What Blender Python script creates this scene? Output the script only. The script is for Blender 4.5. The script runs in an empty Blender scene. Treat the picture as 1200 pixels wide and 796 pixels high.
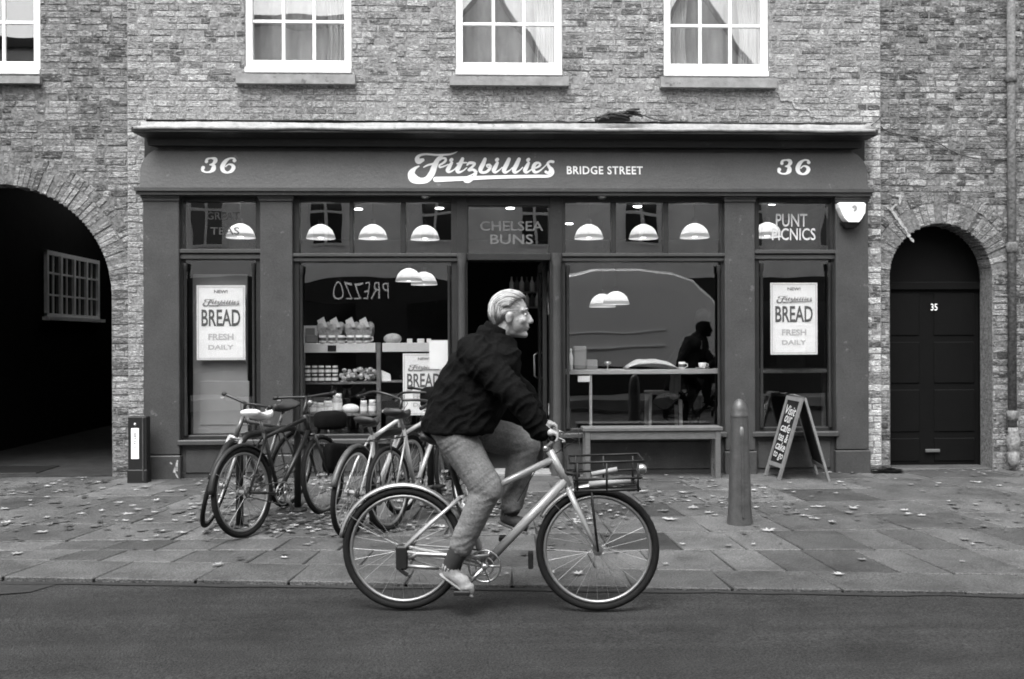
import bpy, math, random
from mathutils import Vector, Matrix, noise as mnoise
R = math.radians
S = bpy.context.scene
COL = S.collection
random.seed(36)

# ------------------------------------------------------------------ camera
LENS = 35.0
FPX = LENS / 36.0 * 1200.0
CAM = Vector((-0.39, -10.38, 1.5))
cam_data = bpy.data.cameras.new('camera')
cam = bpy.data.objects.new('camera', cam_data)
COL.objects.link(cam)
CR = Matrix.Rotation(R(-2.13), 4, 'Z') @ Matrix.Rotation(R(90), 4, 'X') @ Matrix.Rotation(R(-0.2), 4, 'Z')
cam.matrix_world = Matrix.Translation(CAM) @ CR
cam_data.lens = LENS
cam_data.sensor_width = 36.0
cam_data.clip_end = 3000
cam_data.clip_start = 0.05
S.camera = cam

# ------------------------------------------------------------------ world, sun, exposure
SUN_EL, SUN_AZ = 60.0, 24.0        # overcast: a wide soft sun, behind the camera and a little to one side
W = bpy.data.worlds.new('World')
S.world = W
W.use_nodes = True
wn = W.node_tree
wn.nodes.clear()
sky = wn.nodes.new('ShaderNodeTexSky')
sky.sky_type = 'NISHITA'
sky.sun_disc = False
sky.sun_elevation = R(SUN_EL)
sky.sun_rotation = R(180 + SUN_AZ)
sky.dust_density = 4.0
bwn = wn.nodes.new('ShaderNodeRGBToBW')      # black and white film
bgn = wn.nodes.new('ShaderNodeBackground')
bgn.inputs['Strength'].default_value = 0.15
won = wn.nodes.new('ShaderNodeOutputWorld')
wn.links.new(sky.outputs[0], bwn.inputs[0])
wn.links.new(bwn.outputs[0], bgn.inputs['Color'])
wn.links.new(bgn.outputs[0], won.inputs['Surface'])
sd = bpy.data.lights.new('sun', 'SUN')
sd.energy = 1.0
sd.angle = R(35)
sd.color = (1, 1, 1)
sun = bpy.data.objects.new('sun', sd)
COL.objects.link(sun)
sun.rotation_euler = (R(90 - SUN_EL), 0, R(-SUN_AZ))
S.view_settings.view_transform = 'Standard'
S.view_settings.look = 'None'
S.view_settings.gamma = 1.0
S.view_settings.use_curve_mapping = False
S.view_settings.exposure = 1.9
S.render.engine = 'CYCLES'
S.cycles.use_denoising = True
S.cycles.max_bounces = 8
S.cycles.transparent_max_bounces = 16
S.cycles.filter_width = 1.8
S.cycles.sample_clamp_indirect = 4.0

# ------------------------------------------------------------------ measuring helpers: photo measurements -> metres in the place
def ray(px, py):
    d = Vector(((px - 600.0) / FPX, -(py - 398.0) / FPX, -1.0))
    return (CR.to_3x3() @ d)
def at(px, py, Y):
    d = ray(px, py); t = (Y - CAM.y) / d.y
    return CAM + d * t
def FX(px, Y=0.0, py=398): return at(px, py, Y).x
def FZ(py, Y=0.0, px=600): return at(px, py, Y).z
SLOPE = 0.0207
ZG = 0.09
def gz(y): return ZG + SLOPE * y
def G(px, py):
    d = ray(px, py)
    t = (ZG + SLOPE * CAM.y - CAM.z) / (d.z - SLOPE * d.y)
    return CAM + d * t
ROADZ = -0.04
def GR(px, py):
    d = ray(px, py); t = (ROADZ - CAM.z) / d.z
    return CAM + d * t

# ------------------------------------------------------------------ materials (grey: the place is on black and white film)
MATS = {}
def mat(name, base=0.2, rough=0.6, var=0.0, scale=8.0, bump=0.0, bscale=None, metal=0.0, spec=0.5, tone=False,
        emit=None, stretch=None, objvar=0.0, coat=0.0, fine=0.0):
    m = bpy.data.materials.new(name); MATS[name] = m
    m.use_nodes = True
    n, l = m.node_tree.nodes, m.node_tree.links
    b = n['Principled BSDF']
    b.inputs['Roughness'].default_value = rough
    b.inputs['Metallic'].default_value = metal
    b.inputs['Specular IOR Level'].default_value = spec
    b.inputs['Base Color'].default_value = (base, base, base, 1)
    if coat:
        b.inputs['Coat Weight'].default_value = coat; b.inputs['Coat Roughness'].default_value = 0.1
    geo = None
    def vec():
        nonlocal geo
        if geo is None:
            geo = n.new('ShaderNodeNewGeometry')
            if stretch:
                mp = n.new('ShaderNodeMapping'); mp.inputs['Scale'].default_value = stretch
                l.new(geo.outputs['Position'], mp.inputs['Vector']); geo = mp
        return geo.outputs['Vector'] if stretch else geo.outputs['Position']
    val = None
    def math_(op, a, b_, clamp=False):
        q = n.new('ShaderNodeMath'); q.operation = op; q.use_clamp = clamp
        for i, x in enumerate((a, b_)):
            if isinstance(x, (int, float)): q.inputs[i].default_value = x
            else: l.new(x, q.inputs[i])
        return q.outputs[0]
    if tone:
        at_ = n.new('ShaderNodeAttribute'); at_.attribute_name = 'tone'
        val = math_('MULTIPLY', at_.outputs['Fac'], base)
    if var:
        t = n.new('ShaderNodeTexNoise'); t.inputs['Scale'].default_value = scale; t.inputs['Detail'].default_value = 6
        t.inputs['Roughness'].default_value = 0.65
        l.new(vec(), t.inputs['Vector'])
        mr = n.new('ShaderNodeMapRange'); mr.inputs[1].default_value = 0.25; mr.inputs[2].default_value = 0.75
        mr.inputs[3].default_value = 1 - var; mr.inputs[4].default_value = 1 + var
        l.new(t.outputs['Fac'], mr.inputs[0])
        val = math_('MULTIPLY', mr.outputs[0], val if val is not None else base)
    if fine:
        t = n.new('ShaderNodeTexNoise'); t.inputs['Scale'].default_value = 85; t.inputs['Detail'].default_value = 4; t.inputs['Roughness'].default_value = 0.7
        l.new(vec(), t.inputs['Vector'])
        mr = n.new('ShaderNodeMapRange'); mr.inputs[1].default_value = 0.3; mr.inputs[2].default_value = 0.7
        mr.inputs[3].default_value = 1 - fine; mr.inputs[4].default_value = 1 + fine
        l.new(t.outputs['Fac'], mr.inputs[0])
        val = math_('MULTIPLY', mr.outputs[0], val if val is not None else base)
    if objvar:
        oi = n.new('ShaderNodeObjectInfo')
        mr = n.new('ShaderNodeMapRange'); mr.inputs[3].default_value = 1 - objvar; mr.inputs[4].default_value = 1 + objvar
        l.new(oi.outputs['Random'], mr.inputs[0])
        val = math_('MULTIPLY', mr.outputs[0], val if val is not None else base)
    if val is not None:
        cc = n.new('ShaderNodeCombineColor')
        for i in range(3): l.new(val, cc.inputs[i])
        l.new(cc.outputs[0], b.inputs['Base Color'])
    if bump:
        t = n.new('ShaderNodeTexNoise'); t.inputs['Scale'].default_value = bscale or scale * 3; t.inputs['Detail'].default_value = 5
        l.new(vec(), t.inputs['Vector'])
        bp = n.new('ShaderNodeBump'); bp.inputs['Strength'].default_value = 1.0; bp.inputs['Distance'].default_value = bump
        l.new(t.outputs['Fac'], bp.inputs['Height']); l.new(bp.outputs[0], b.inputs['Normal'])
    if emit is not None:
        b.inputs['Emission Color'].default_value = (1, 1, 1, 1)
        b.inputs['Emission Strength'].default_value = emit
    return m

def glass(name, refl=0.045, tint=0.92):
    m = bpy.data.materials.new(name); MATS[name] = m; m.use_nodes = True
    n, l = m.node_tree.nodes, m.node_tree.links
    n.clear()
    tr = n.new('ShaderNodeBsdfTransparent'); tr.inputs[0].default_value = (tint, tint, tint, 1)
    gl = n.new('ShaderNodeBsdfGlossy'); gl.inputs['Roughness'].default_value = 0.0
    lw = n.new('ShaderNodeLayerWeight'); lw.inputs[0].default_value = 0.5
    p = n.new('ShaderNodeMath'); p.operation = 'POWER'; p.inputs[1].default_value = 4
    l.new(lw.outputs['Facing'], p.inputs[0])
    mr = n.new('ShaderNodeMapRange'); mr.inputs[3].default_value = refl; mr.inputs[4].default_value = 0.9
    l.new(p.outputs[0], mr.inputs[0])
    geo = n.new('ShaderNodeNewGeometry')
    t = n.new('ShaderNodeTexNoise'); t.inputs['Scale'].default_value = 1.6; t.inputs['Detail'].default_value = 1
    l.new(geo.outputs['Position'], t.inputs['Vector'])
    bp = n.new('ShaderNodeBump'); bp.inputs['Strength'].default_value = 1; bp.inputs['Distance'].default_value = 0.0025
    l.new(t.outputs['Fac'], bp.inputs['Height']); l.new(bp.outputs[0], gl.inputs['Normal'])
    mx = n.new('ShaderNodeMixShader')
    l.new(mr.outputs[0], mx.inputs[0]); l.new(tr.outputs[0], mx.inputs[1]); l.new(gl.outputs[0], mx.inputs[2])
    o = n.new('ShaderNodeOutputMaterial'); l.new(mx.outputs[0], o.inputs[0])
    return m

def lamp_glass(name):
    m = bpy.data.materials.new(name); MATS[name] = m; m.use_nodes = True
    n, l = m.node_tree.nodes, m.node_tree.links; n.clear()
    t = n.new('ShaderNodeBsdfTranslucent'); t.inputs[0].default_value = (.8, .8, .8, 1)
    g = n.new('ShaderNodeBsdfGlossy'); g.inputs['Roughness'].default_value = .15
    e = n.new('ShaderNodeEmission'); e.inputs['Strength'].default_value = .03
    mx = n.new('ShaderNodeMixShader'); mx.inputs[0].default_value = .06; l.new(t.outputs[0], mx.inputs[1]); l.new(g.outputs[0], mx.inputs[2])
    ad = n.new('ShaderNodeAddShader'); l.new(mx.outputs[0], ad.inputs[0]); l.new(e.outputs[0], ad.inputs[1])
    o = n.new('ShaderNodeOutputMaterial'); l.new(ad.outputs[0], o.inputs[0])
    return m
def brick_mat(name, base, contrast, smear=1.6):
    m = mat(name, base, 0.9, spec=0.2)
    n, l = m.node_tree.nodes, m.node_tree.links
    b = n['Principled BSDF']
    geo = n.new('ShaderNodeNewGeometry')
    mp = n.new('ShaderNodeMapping'); mp.inputs['Scale'].default_value = (1, 1, 2.6)
    l.new(geo.outputs['Position'], mp.inputs['Vector'])
    a = n.new('ShaderNodeAttribute'); a.attribute_name = 'tone'
    def nz(sc, det, lo, hi, o0, o1, v):
        t = n.new('ShaderNodeTexNoise'); t.inputs['Scale'].default_value = sc; t.inputs['Detail'].default_value = det
        t.inputs['Roughness'].default_value = 0.7
        l.new(v, t.inputs['Vector'])
        r = n.new('ShaderNodeMapRange')
        for i, x in zip((1, 2, 3, 4), (lo, hi, o0, o1)): r.inputs[i].default_value = x
        l.new(t.outputs['Fac'], r.inputs[0]); return r.outputs[0], t.outputs['Fac']
    def mul(x, y):
        q = n.new('ShaderNodeMath'); q.operation = 'MULTIPLY'
        for i, k in enumerate((x, y)):
            if isinstance(k, (int, float)): q.inputs[i].default_value = k
            else: l.new(k, q.inputs[i])
        return q.outputs[0]
    big, _ = nz(0.9, 4, 0.3, 0.7, 0.74, 1.2, geo.outputs['Position'])
    mid, mf = nz(15, 6, 0.3, 0.7, 1 - contrast, 1 + contrast, mp.outputs['Vector'])
    blot, _ = nz(34, 4, 0.32, 0.68, 0.45, 1.55, mp.outputs['Vector'])
    pits, _ = nz(19, 5, 0.56, 0.63, 1.0, 0.25, mp.outputs['Vector'])
    grain, _ = nz(110, 2, 0.3, 0.7, 0.6, 1.4, geo.outputs['Position'])
    v = mul(mul(mul(mul(mul(mul(a.outputs['Fac'], base), big), mid), blot), pits), grain)
    # lime and weathering smeared over the faces
    sm, _ = nz(13, 7, 0.53, 0.63, 0, 0.85, mp.outputs['Vector'])
    mx = n.new('ShaderNodeMix'); mx.data_type = 'FLOAT'
    l.new(sm, mx.inputs['Factor']); l.new(v, mx.inputs['A']); mx.inputs['B'].default_value = min(0.6, base * smear)
    cc = n.new('ShaderNodeCombineColor')
    for i in range(3): l.new(mx.outputs['Result'], cc.inputs[i])
    l.new(cc.outputs[0], b.inputs['Base Color'])
    _, hf = nz(30, 6, 0, 1, 0, 1, mp.outputs['Vector'])
    bp = n.new('ShaderNodeBump'); bp.inputs['Distance'].default_value = 0.035
    l.new(hf, bp.inputs['Height']); l.new(bp.outputs[0], b.inputs['Normal'])
    return m

def chips(name, sc=7.0, lo=.70, light=2.6):
    """worn paint: small chips and scuffs with ragged outlines of their own"""
    m = MATS[name]; n, l = m.node_tree.nodes, m.node_tree.links
    b = n['Principled BSDF']; src = b.inputs['Base Color'].links[0].from_socket
    geo = n.new('ShaderNodeNewGeometry'); t = n.new('ShaderNodeTexNoise'); t.inputs['Scale'].default_value = sc; t.inputs['Detail'].default_value = 9; t.inputs['Roughness'].default_value = .72
    l.new(geo.outputs['Position'], t.inputs['Vector'])
    r = n.new('ShaderNodeMapRange'); r.inputs[1].default_value = lo; r.inputs[2].default_value = lo + .03; r.inputs[3].default_value = 1; r.inputs[4].default_value = light
    l.new(t.outputs['Fac'], r.inputs[0])
    v = n.new('ShaderNodeVectorMath'); v.operation = 'SCALE'; l.new(src, v.inputs[0]); l.new(r.outputs[0], v.inputs['Scale']); l.new(v.outputs[0], b.inputs['Base Color'])
def streaks(name):
    """long faint tyre-polished bands along the road"""
    m = MATS[name]; n, l = m.node_tree.nodes, m.node_tree.links
    b = n['Principled BSDF']; src = b.inputs['Base Color'].links[0].from_socket
    geo = n.new('ShaderNodeNewGeometry'); mp = n.new('ShaderNodeMapping'); mp.inputs['Scale'].default_value = (.35, 4.5, 1)
    t = n.new('ShaderNodeTexNoise'); t.inputs['Scale'].default_value = 1.0; t.inputs['Detail'].default_value = 6; t.inputs['Roughness'].default_value = .6
    l.new(geo.outputs['Position'], mp.inputs['Vector']); l.new(mp.outputs[0], t.inputs['Vector'])
    r = n.new('ShaderNodeMapRange'); r.inputs[1].default_value = .3; r.inputs[2].default_value = .7; r.inputs[3].default_value = .72; r.inputs[4].default_value = 1.25
    l.new(t.outputs['Fac'], r.inputs[0])
    v = n.new('ShaderNodeVectorMath'); v.operation = 'SCALE'; l.new(src, v.inputs[0]); l.new(r.outputs[0], v.inputs['Scale']); l.new(v.outputs[0], b.inputs['Base Color'])
brick_mat('brick_pale', 0.25, 0.55, 1.9)
brick_mat('brick_brown', 0.19, 0.6, 2.0)
brick_mat('brick_quoin', 0.36, 0.4)
mat('mortar_pale', 0.19, 0.95, 0.6, 30, 0.01, 50, spec=0.1)
mat('mortar_brown', 0.125, 0.95, 0.7, 30, 0.01, 50, spec=0.1)
mat('paint', 0.043, 0.42, 0.2, 4.0, 0.002, 30, fine=0.3, spec=0.4)
mat('paint_lower', 0.038, 0.5, 0.3, 5.0, 0.002, 40, fine=0.2, spec=0.35)
mat('paint_dark', 0.017, 0.42, 0.2, 4.0, 0.0015, 40, fine=0.3, spec=0.35)
mat('mortar_white', 0.28, 0.95, 0.8, 45, 0.006, 60)
mat('lettering', 0.72, 0.5, 0.05, 20)
mat('lead', 0.21, 0.6, 0.5, 9, 0.006, 25)
mat('white_paint', 0.66, 0.4, 0.1, 6, 0.0008, 40)
mat('reflection_net', 0.30, 0.9, 0.35, 5, stretch=(2, 1, 0.6))
mat('cream_dim', 0.85, 0.5, 0.1, 9)
mat('stone', 0.19, 0.85, 0.35, 9, 0.004, 60)
glass('window_glass', 0.15, 0.97)
glass('shop_glass', 0.13, 0.985)
mat('asphalt', 0.021, 0.8, 0.42, 1.6, 0.012, 90, fine=1.05, spec=0.2)
mat('paving', 0.062, 0.62, 0.5, 2.4, 0.008, 45, tone=True, fine=0.8, spec=0.3)
mat('kerb', 0.055, 0.62, 0.5, 3, 0.010, 60, tone=True, fine=0.8, spec=0.3)
mat('joint_dirt_kerb_shade', 0.009, 0.95, 0.4, 10, 0.004)
mat('tarmac_dark', 0.016, 0.8, 0.3, 4, 0.006, 160, fine=0.3)
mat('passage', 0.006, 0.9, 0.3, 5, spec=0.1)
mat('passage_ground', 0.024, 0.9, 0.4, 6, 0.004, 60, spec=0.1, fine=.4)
mat('pale_concrete', 0.34, 0.9, 0.2, 2)
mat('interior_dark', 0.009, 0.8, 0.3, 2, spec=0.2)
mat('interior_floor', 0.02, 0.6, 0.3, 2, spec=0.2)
mat('black_metal', 0.009, 0.5, 0.2, 30, spec=0.3)
mat('door_black', 0.003, 0.6, 0.2, 8, 0.001, 40, spec=0.1, fine=.3)
mat('rubber', 0.010, 0.8, 0.25, 40, spec=0.12)
mat('rubber_worn', 0.05, 0.85, 0.3, 30, spec=0.3)
mat('chrome', 0.5, 0.3, metal=1.0)
mat('alloy', 0.30, 0.45, 0.1, 40, metal=0.9)
mat('frame_silver', 0.34, 0.35, 0.06, 20, metal=0.25, coat=0.3)
mat('frame_white', 0.5, 0.35, 0.1, 20)
mat('frame_black', 0.010, 0.35, 0.1, 20, spec=.4)
mat('frame_grey', 0.07, 0.3, 0.1, 20, coat=0.4)
mat('saddle_pale', 0.6, 0.5, 0.15, 30)
mat('saddle_black', 0.012, 0.6, 0.15, 30)
mat('plastic_black', 0.010, 0.5, 0.1, 30, spec=0.3)
mat('plastic_white', 0.8, 0.4, 0.05, 30)
mat('iron_grey', 0.045, 0.42, 0.4, 14, 0.0015, 60, spec=0.5, fine=.2)
mat('wood_bench', 0.075, 0.6, 0.4, 14, 0.002, 40, stretch=(1, 8, 8))
mat('wood_pale', 0.36, 0.55, 0.2, 10, stretch=(1, 8, 8))
mat('wood_frame', 0.13, 0.6, 0.25, 14)
mat('chalkboard', 0.009, 0.9, 0.6, 9, spec=0.15)
mat('chalk', 0.4, 0.9, 0.4, 60)
mat('paper', 0.84, 0.7, 0.03, 12)
mat('paper_print', 0.10, 0.8)
mat('paper_print_mid', 0.22, 0.8)
mat('paper_print_faint', 0.5, 0.8)
mat('board_grey', 0.24, 0.6, 0.08, 5)
lamp_glass('lamp_shade')
mat('lamp_rim', 0.6, 0.3, emit=0.09)
mat('lamp_bulb', 0.8, 0.3, emit=3.2)
mat('downlight', 0.8, 0.3, emit=5.0)
mat('sign_lettering_glass', 0.5, 0.6)
mat('sign_lettering_faint', 0.10, 0.6)
mat('skin', 0.27, 0.5, 0.28, 38, 0.002, 120, spec=0.3)
mat('hair_lock', 0.31, 0.45, tone=True, spec=0.4)
mat('lip', 0.12, 0.5)
mat('hair_grey', 0.25, 0.5, 0.7, 42, 0.006, 70, stretch=(0.45, 2.2, 2.6), spec=0.4)
mat('hair_dark', 0.02, 0.6, 0.2, 40)
mat('jacket', 0.0042, 0.95, 0.4, 9, 0.005, 60, spec=0.06, fine=.4)
mat('jeans', 0.125, 0.9, 0.3, 10, 0.003, 90, spec=0.08, fine=.3)
mat('sock', 0.012, 0.95, 0.2, 30)
mat('shoe_pale', 0.22, 0.7, 0.3, 40, 0.002, 90)
mat('shoe_dark', 0.05, 0.7, 0.3, 40)
mat('sole', 0.2, 0.7, 0.2, 40)
mat('leaf', 0.24, 0.7, 0.3, 30, tone=True)
mat('cable', 0.02, 0.7, 0.2, 20)
mat('twigs', 0.022, 0.9, 0.4, 30)
mat('render_light', 0.75, 0.9, 0.1, 2)
mat('render_mid', 0.72, 0.9, 0.2, 2)
mat('roof_slate', 0.08, 0.8, 0.3, 6)
mat('van_body', 0.9, 0.3, 0.05, 2, coat=0.6)
mat('van_glass', 0.01, 0.08, spec=0.6)
mat('neon', 0.4, 0.4, emit=0.25)
mat('cloth_dark', 0.005, 0.95, 0.3, 12, 0.003, 60, spec=0.05)
mat('ceramic', 0.8, 0.25, 0.05, 20)
mat('jar_glass', 0.42, 0.15, 0.5, 60)
mat('basket', 0.33, 0.8, 0.6, 70, 0.004, 90)
mat('curtain', 0.42, 0.9, 0.25, 14, stretch=(3, 1, 0.2))
mat('grey_fabric', 0.5, 0.9, 0.4, 22, 0.006, 30)

chips('paint', 7, .635, 2.0); chips('paint_lower', 6, .61, 2.0); chips('paint_dark', 9, .64, 2.4); chips('asphalt', 26, .64, 2.2); streaks('asphalt'); chips('paving', 5, .62, .55); chips('kerb', 6, .62, .55); chips('lead', 9, .62, .4); chips('stone', 8, .6, .5)
# ------------------------------------------------------------------ mesh helpers
ORG = {}
def tag(o, label=None, cat=None, group=None, kind=None):
    if label: o['label'] = label
    if cat: o['category'] = cat
    if group: o['group'] = group
    if kind: o['kind'] = kind
    return o
def thing(name, label, cat, loc=(0, 0, 0), group=None, rot=None, local=False, kind=None):
    o = bpy.data.objects.new(name, None); COL.objects.link(o)
    o.empty_display_size = 0.1
    o.location = loc
    if rot is not None: o.rotation_euler = rot
    ORG[o.name] = Vector((0, 0, 0)) if local else Vector(loc)
    return tag(o, label, cat, group, kind)

class MB:
    def __init__(s): s.v = []; s.f = []; s.t = []
    def add(s, vs, fs, tone=1.0):
        b = len(s.v); s.v += [tuple(x) for x in vs]
        s.f += [tuple(i + b for i in f) for f in fs]; s.t += [tone] * len(fs)
        return s
    def box(s, x0, x1, y0, y1, z0, z1, ch=0.0, tone=1.0):
        if x0 > x1: x0, x1 = x1, x0
        if y0 > y1: y0, y1 = y1, y0
        if z0 > z1: z0, z1 = z1, z0
        if ch <= 0:
            vs = [(x0, y0, z0), (x1, y0, z0), (x1, y1, z0), (x0, y1, z0), (x0, y0, z1), (x1, y0, z1), (x1, y1, z1), (x0, y1, z1)]
            return s.add(vs, [(0, 3, 2, 1), (4, 5, 6, 7), (0, 1, 5, 4), (1, 2, 6, 5), (2, 3, 7, 6), (3, 0, 4, 7)], tone)
        ch = min(ch, (x1 - x0) * .45, (y1 - y0) * .45, (z1 - z0) * .45)
        # chamfered box: front (-y) and top edges
        r = [(z0, 0), (z0 + ch, 1), (z1 - ch, 1), (z1, 0)]
        vs = []
        for z, full in r:
            c = 0 if full else ch
            X0, X1, Y0, Y1 = x0 + c, x1 - c, y0 + c, y1 - c
            k = ch if full else 0
            vs += [(X0 + k, Y0, z), (X1 - k, Y0, z), (X1, Y0 + k, z), (X1, Y1 - k, z), (X1 - k, Y1, z), (X0 + k, Y1, z), (X0, Y1 - k, z), (X0, Y0 + k, z)]
        fs = []
        for i in range(3):
            for j in range(8):
                a, b = i * 8 + j, i * 8 + (j + 1) % 8
                fs.append((a, b, b + 8, a + 8))
        fs.append(tuple(reversed(range(8)))); fs.append(tuple(range(24, 32)))
        return s.add(vs, fs, tone)
    def prism(s, poly, y0, y1, tone=1.0):
        """poly in (x,z), counter-clockwise seen from -y (front at y0)."""
        n = len(poly)
        vs = [(x, y0, z) for x, z in poly] + [(x, y1, z) for x, z in poly]
        fs = [tuple(range(n)), tuple(reversed(range(n, 2 * n)))]
        for i in range(n):
            j = (i + 1) % n
            fs.append((j, i, i + n, j + n))
        return s.add(vs, fs, tone)
    def hull8(s, a, b):
        """two quads a (bottom) b (top), each 4 points"""
        return s.add(list(a) + list(b), [(3, 2, 1, 0), (4, 5, 6, 7), (0, 1, 5, 4), (1, 2, 6, 5), (2, 3, 7, 6), (3, 0, 4, 7)])
    def tube(s, pts, r, n=8, closed=False, cap=True, flat=1.0):
        pts = [Vector(p) for p in pts]
        m = len(pts)
        if not isinstance(r, (list, tuple)): r = [r] * m
        up = None; rings = []
        for i, p in enumerate(pts):
            if closed: t = pts[(i + 1) % m] - pts[i - 1]
            else: t = pts[min(i + 1, m - 1)] - pts[max(i - 1, 0)]
            if t.length < 1e-9: t = Vector((0, 0, 1))
            t.normalize()
            if up is None:
                up = Vector((0, 0, 1)) if abs(t.z) < .9 else Vector((0, 1, 0))
            a = t.cross(up)
            if a.length < 1e-4: a = t.cross(Vector((1, 0, 0)))
            a.normalize(); b = a.cross(t).normalized(); up = b
            rings.append([p + (a * math.cos(2 * math.pi * k / n) + b * math.sin(2 * math.pi * k / n) * flat) * r[i] for k in range(n)])
        vs = [v for q in rings for v in q]; fs = []
        for i in range(m if closed else m - 1):
            j = (i + 1) % m
            for k in range(n):
                l = (k + 1) % n
                fs.append((i * n + k, i * n + l, j * n + l, j * n + k))
        if cap and not closed:
            fs.append(tuple(reversed(range(n)))); fs.append(tuple(range((m - 1) * n, m * n)))
        return s.add(vs, fs)
    def lathe(s, prof, c=(0, 0, 0), n=16, axis='z', cap=True):
        """prof: (radius, height)"""
        vs = []; m = len(prof)
        for r, h in prof:
            for k in range(n):
                a = 2 * math.pi * k / n; x, y = r * math.cos(a), r * math.sin(a)
                if axis == 'z': q = (x, y, h)
                elif axis == 'y': q = (x, h, -y)
                else: q = (h, x, y)
                vs.append((q[0] + c[0], q[1] + c[1], q[2] + c[2]))
        fs = []
        for i in range(m - 1):
            for k in range(n):
                l = (k + 1) % n
                fs.append((i * n + k, i * n + l, (i + 1) * n + l, (i + 1) * n + k))
        if cap: fs.append(tuple(reversed(range(n)))); fs.append(tuple(range((m - 1) * n, m * n)))
        return s.add(vs, fs)
    def ell(s, c, r, nu=16, nv=10, rot=None):
        if not isinstance(r, (list, tuple)): r = (r, r, r)
        vs = []; fs = []
        M = rot.to_3x3() if rot is not None else None
        for i in range(nv + 1):
            th = math.pi * i / nv
            for k in range(nu):
                ph = 2 * math.pi * k / nu
                q = Vector((r[0] * math.sin(th) * math.cos(ph), r[1] * math.sin(th) * math.sin(ph), -r[2] * math.cos(th)))
                if M: q = M @ q
                vs.append(tuple(Vector(c) + q))
        for i in range(nv):
            for k in range(nu):
                l = (k + 1) % nu
                fs.append((i * nu + k, i * nu + l, (i + 1) * nu + l, (i + 1) * nu + k))
        return s.add(vs, fs)
    def cap(s, a, b, ra, rb=None, n=14, flat=1.0):
        """round-ended tapered limb"""
        a, b = Vector(a), Vector(b); rb = ra if rb is None else rb
        d = (b - a); L = d.length; d.normalize()
        pts, rs = [], []
        for k in range(1, 6):
            t = math.pi / 2 * k / 6; pts.append(a - d * ra * math.cos(t)); rs.append(ra * math.sin(t))
        pts.append(a); rs.append(ra); pts.append((a + b) / 2); rs.append((ra + rb) / 2); pts.append(b); rs.append(rb)
        for k in range(1, 6):
            t = math.pi / 2 * k / 6; pts.append(b + d * rb * math.sin(t)); rs.append(rb * math.cos(t))
        return s.tube(pts, rs, n, flat=flat)
    def build(s, name, m, parent=None, smooth=False, loc=None, autosmooth=None, local=False):
        me = bpy.data.meshes.new(name)
        org = Vector((0, 0, 0))
        if parent is not None: org = ORG[parent.name]
        elif loc is not None: org = Vector(loc)
        vs = [(x - org.x, y - org.y, z - org.z) for x, y, z in s.v] if org.length > 0 else s.v
        me.from_pydata(vs, [], s.f)
        at_ = me.attributes.new('tone', 'FLOAT', 'FACE')
        at_.data.foreach_set('value', [float(t) for t in s.t])
        me.materials.append(MATS[m] if isinstance(m, str) else m)
        if smooth: me.polygons.foreach_set('use_smooth', [True] * len(me.polygons))
        me.update()
        o = bpy.data.objects.new(name, me); COL.objects.link(o)
        if parent is not None:
            o.parent = parent
        elif loc is not None: o.location = loc
        ORG[o.name] = org
        return o

def pxbox(mb, x0, x1, y0, y1, Yf, Yb, ch=0.0, tone=1.0):
    """box whose front face, at depth Yf, has the measured outline"""
    return mb.box(FX(x0, Yf), FX(x1, Yf), Yf, Yb, FZ(y0, Yf), FZ(y1, Yf), ch, tone)

def smooth_by_angle(o, ang=40):
    me = o.data
    me.polygons.foreach_set('use_smooth', [True] * len(me.polygons))
    me.set_sharp_from_angle(angle=R(ang))
    return o

def organic(mb, name, m, parent, voxel=0.012, smooth=4, folds=0.0, fscale=0.12, loc=None, decimate=None):
    """fuse overlapping closed shapes into one continuous surface"""
    o = mb.build(name, m, parent, True, loc=loc)
    r = o.modifiers.new('fuse', 'REMESH'); r.mode = 'VOXEL'; r.voxel_size = voxel; r.use_smooth_shade = True
    q = o.modifiers.new('relax', 'SMOOTH'); q.iterations = smooth; q.factor = 0.5
    if folds:
        tx = bpy.data.textures.new(name + '_folds', 'CLOUDS'); tx.noise_scale = fscale; tx.noise_depth = 2
        d = o.modifiers.new('folds', 'DISPLACE'); d.texture = tx; d.strength = folds; d.mid_level = 0.5; d.texture_coords = 'LOCAL'
    if decimate:
        dm = o.modifiers.new('light', 'DECIMATE'); dm.ratio = decimate
    dg = bpy.context.evaluated_depsgraph_get()
    me = bpy.data.meshes.new_from_object(o.evaluated_get(dg))
    o.modifiers.clear()
    old = o.data; o.data = me; bpy.data.meshes.remove(old); me.name = name
    if not me.materials: me.materials.append(MATS[m])
    me.polygons.foreach_set('use_smooth', [True] * len(me.polygons))
    return o

def wrinkle(o, fn):
    """push each vertex along its normal by fn(co)"""
    me = o.data
    nv = [v.normal.copy() for v in me.vertices]
    for v, n_ in zip(me.vertices, nv): v.co += n_ * fn(v.co)
    me.update(); return o
def catmull(pts, k=6):
    out = []
    n = len(pts)
    for i in range(n - 1):
        p0, p1, p2, p3 = pts[max(i - 1, 0)], pts[i], pts[i + 1], pts[min(i + 2, n - 1)]
        for j in range(k):
            t = j / k
            out.append(tuple(0.5 * ((2 * b) + (c - a) * t + (2 * a - 5 * b + 4 * c - d) * t * t + (3 * b - a - 3 * c + d) * t ** 3)
                             for a, b, c, d in zip(p0, p1, p2, p3)))
    out.append(tuple(pts[-1])); return out

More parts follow.
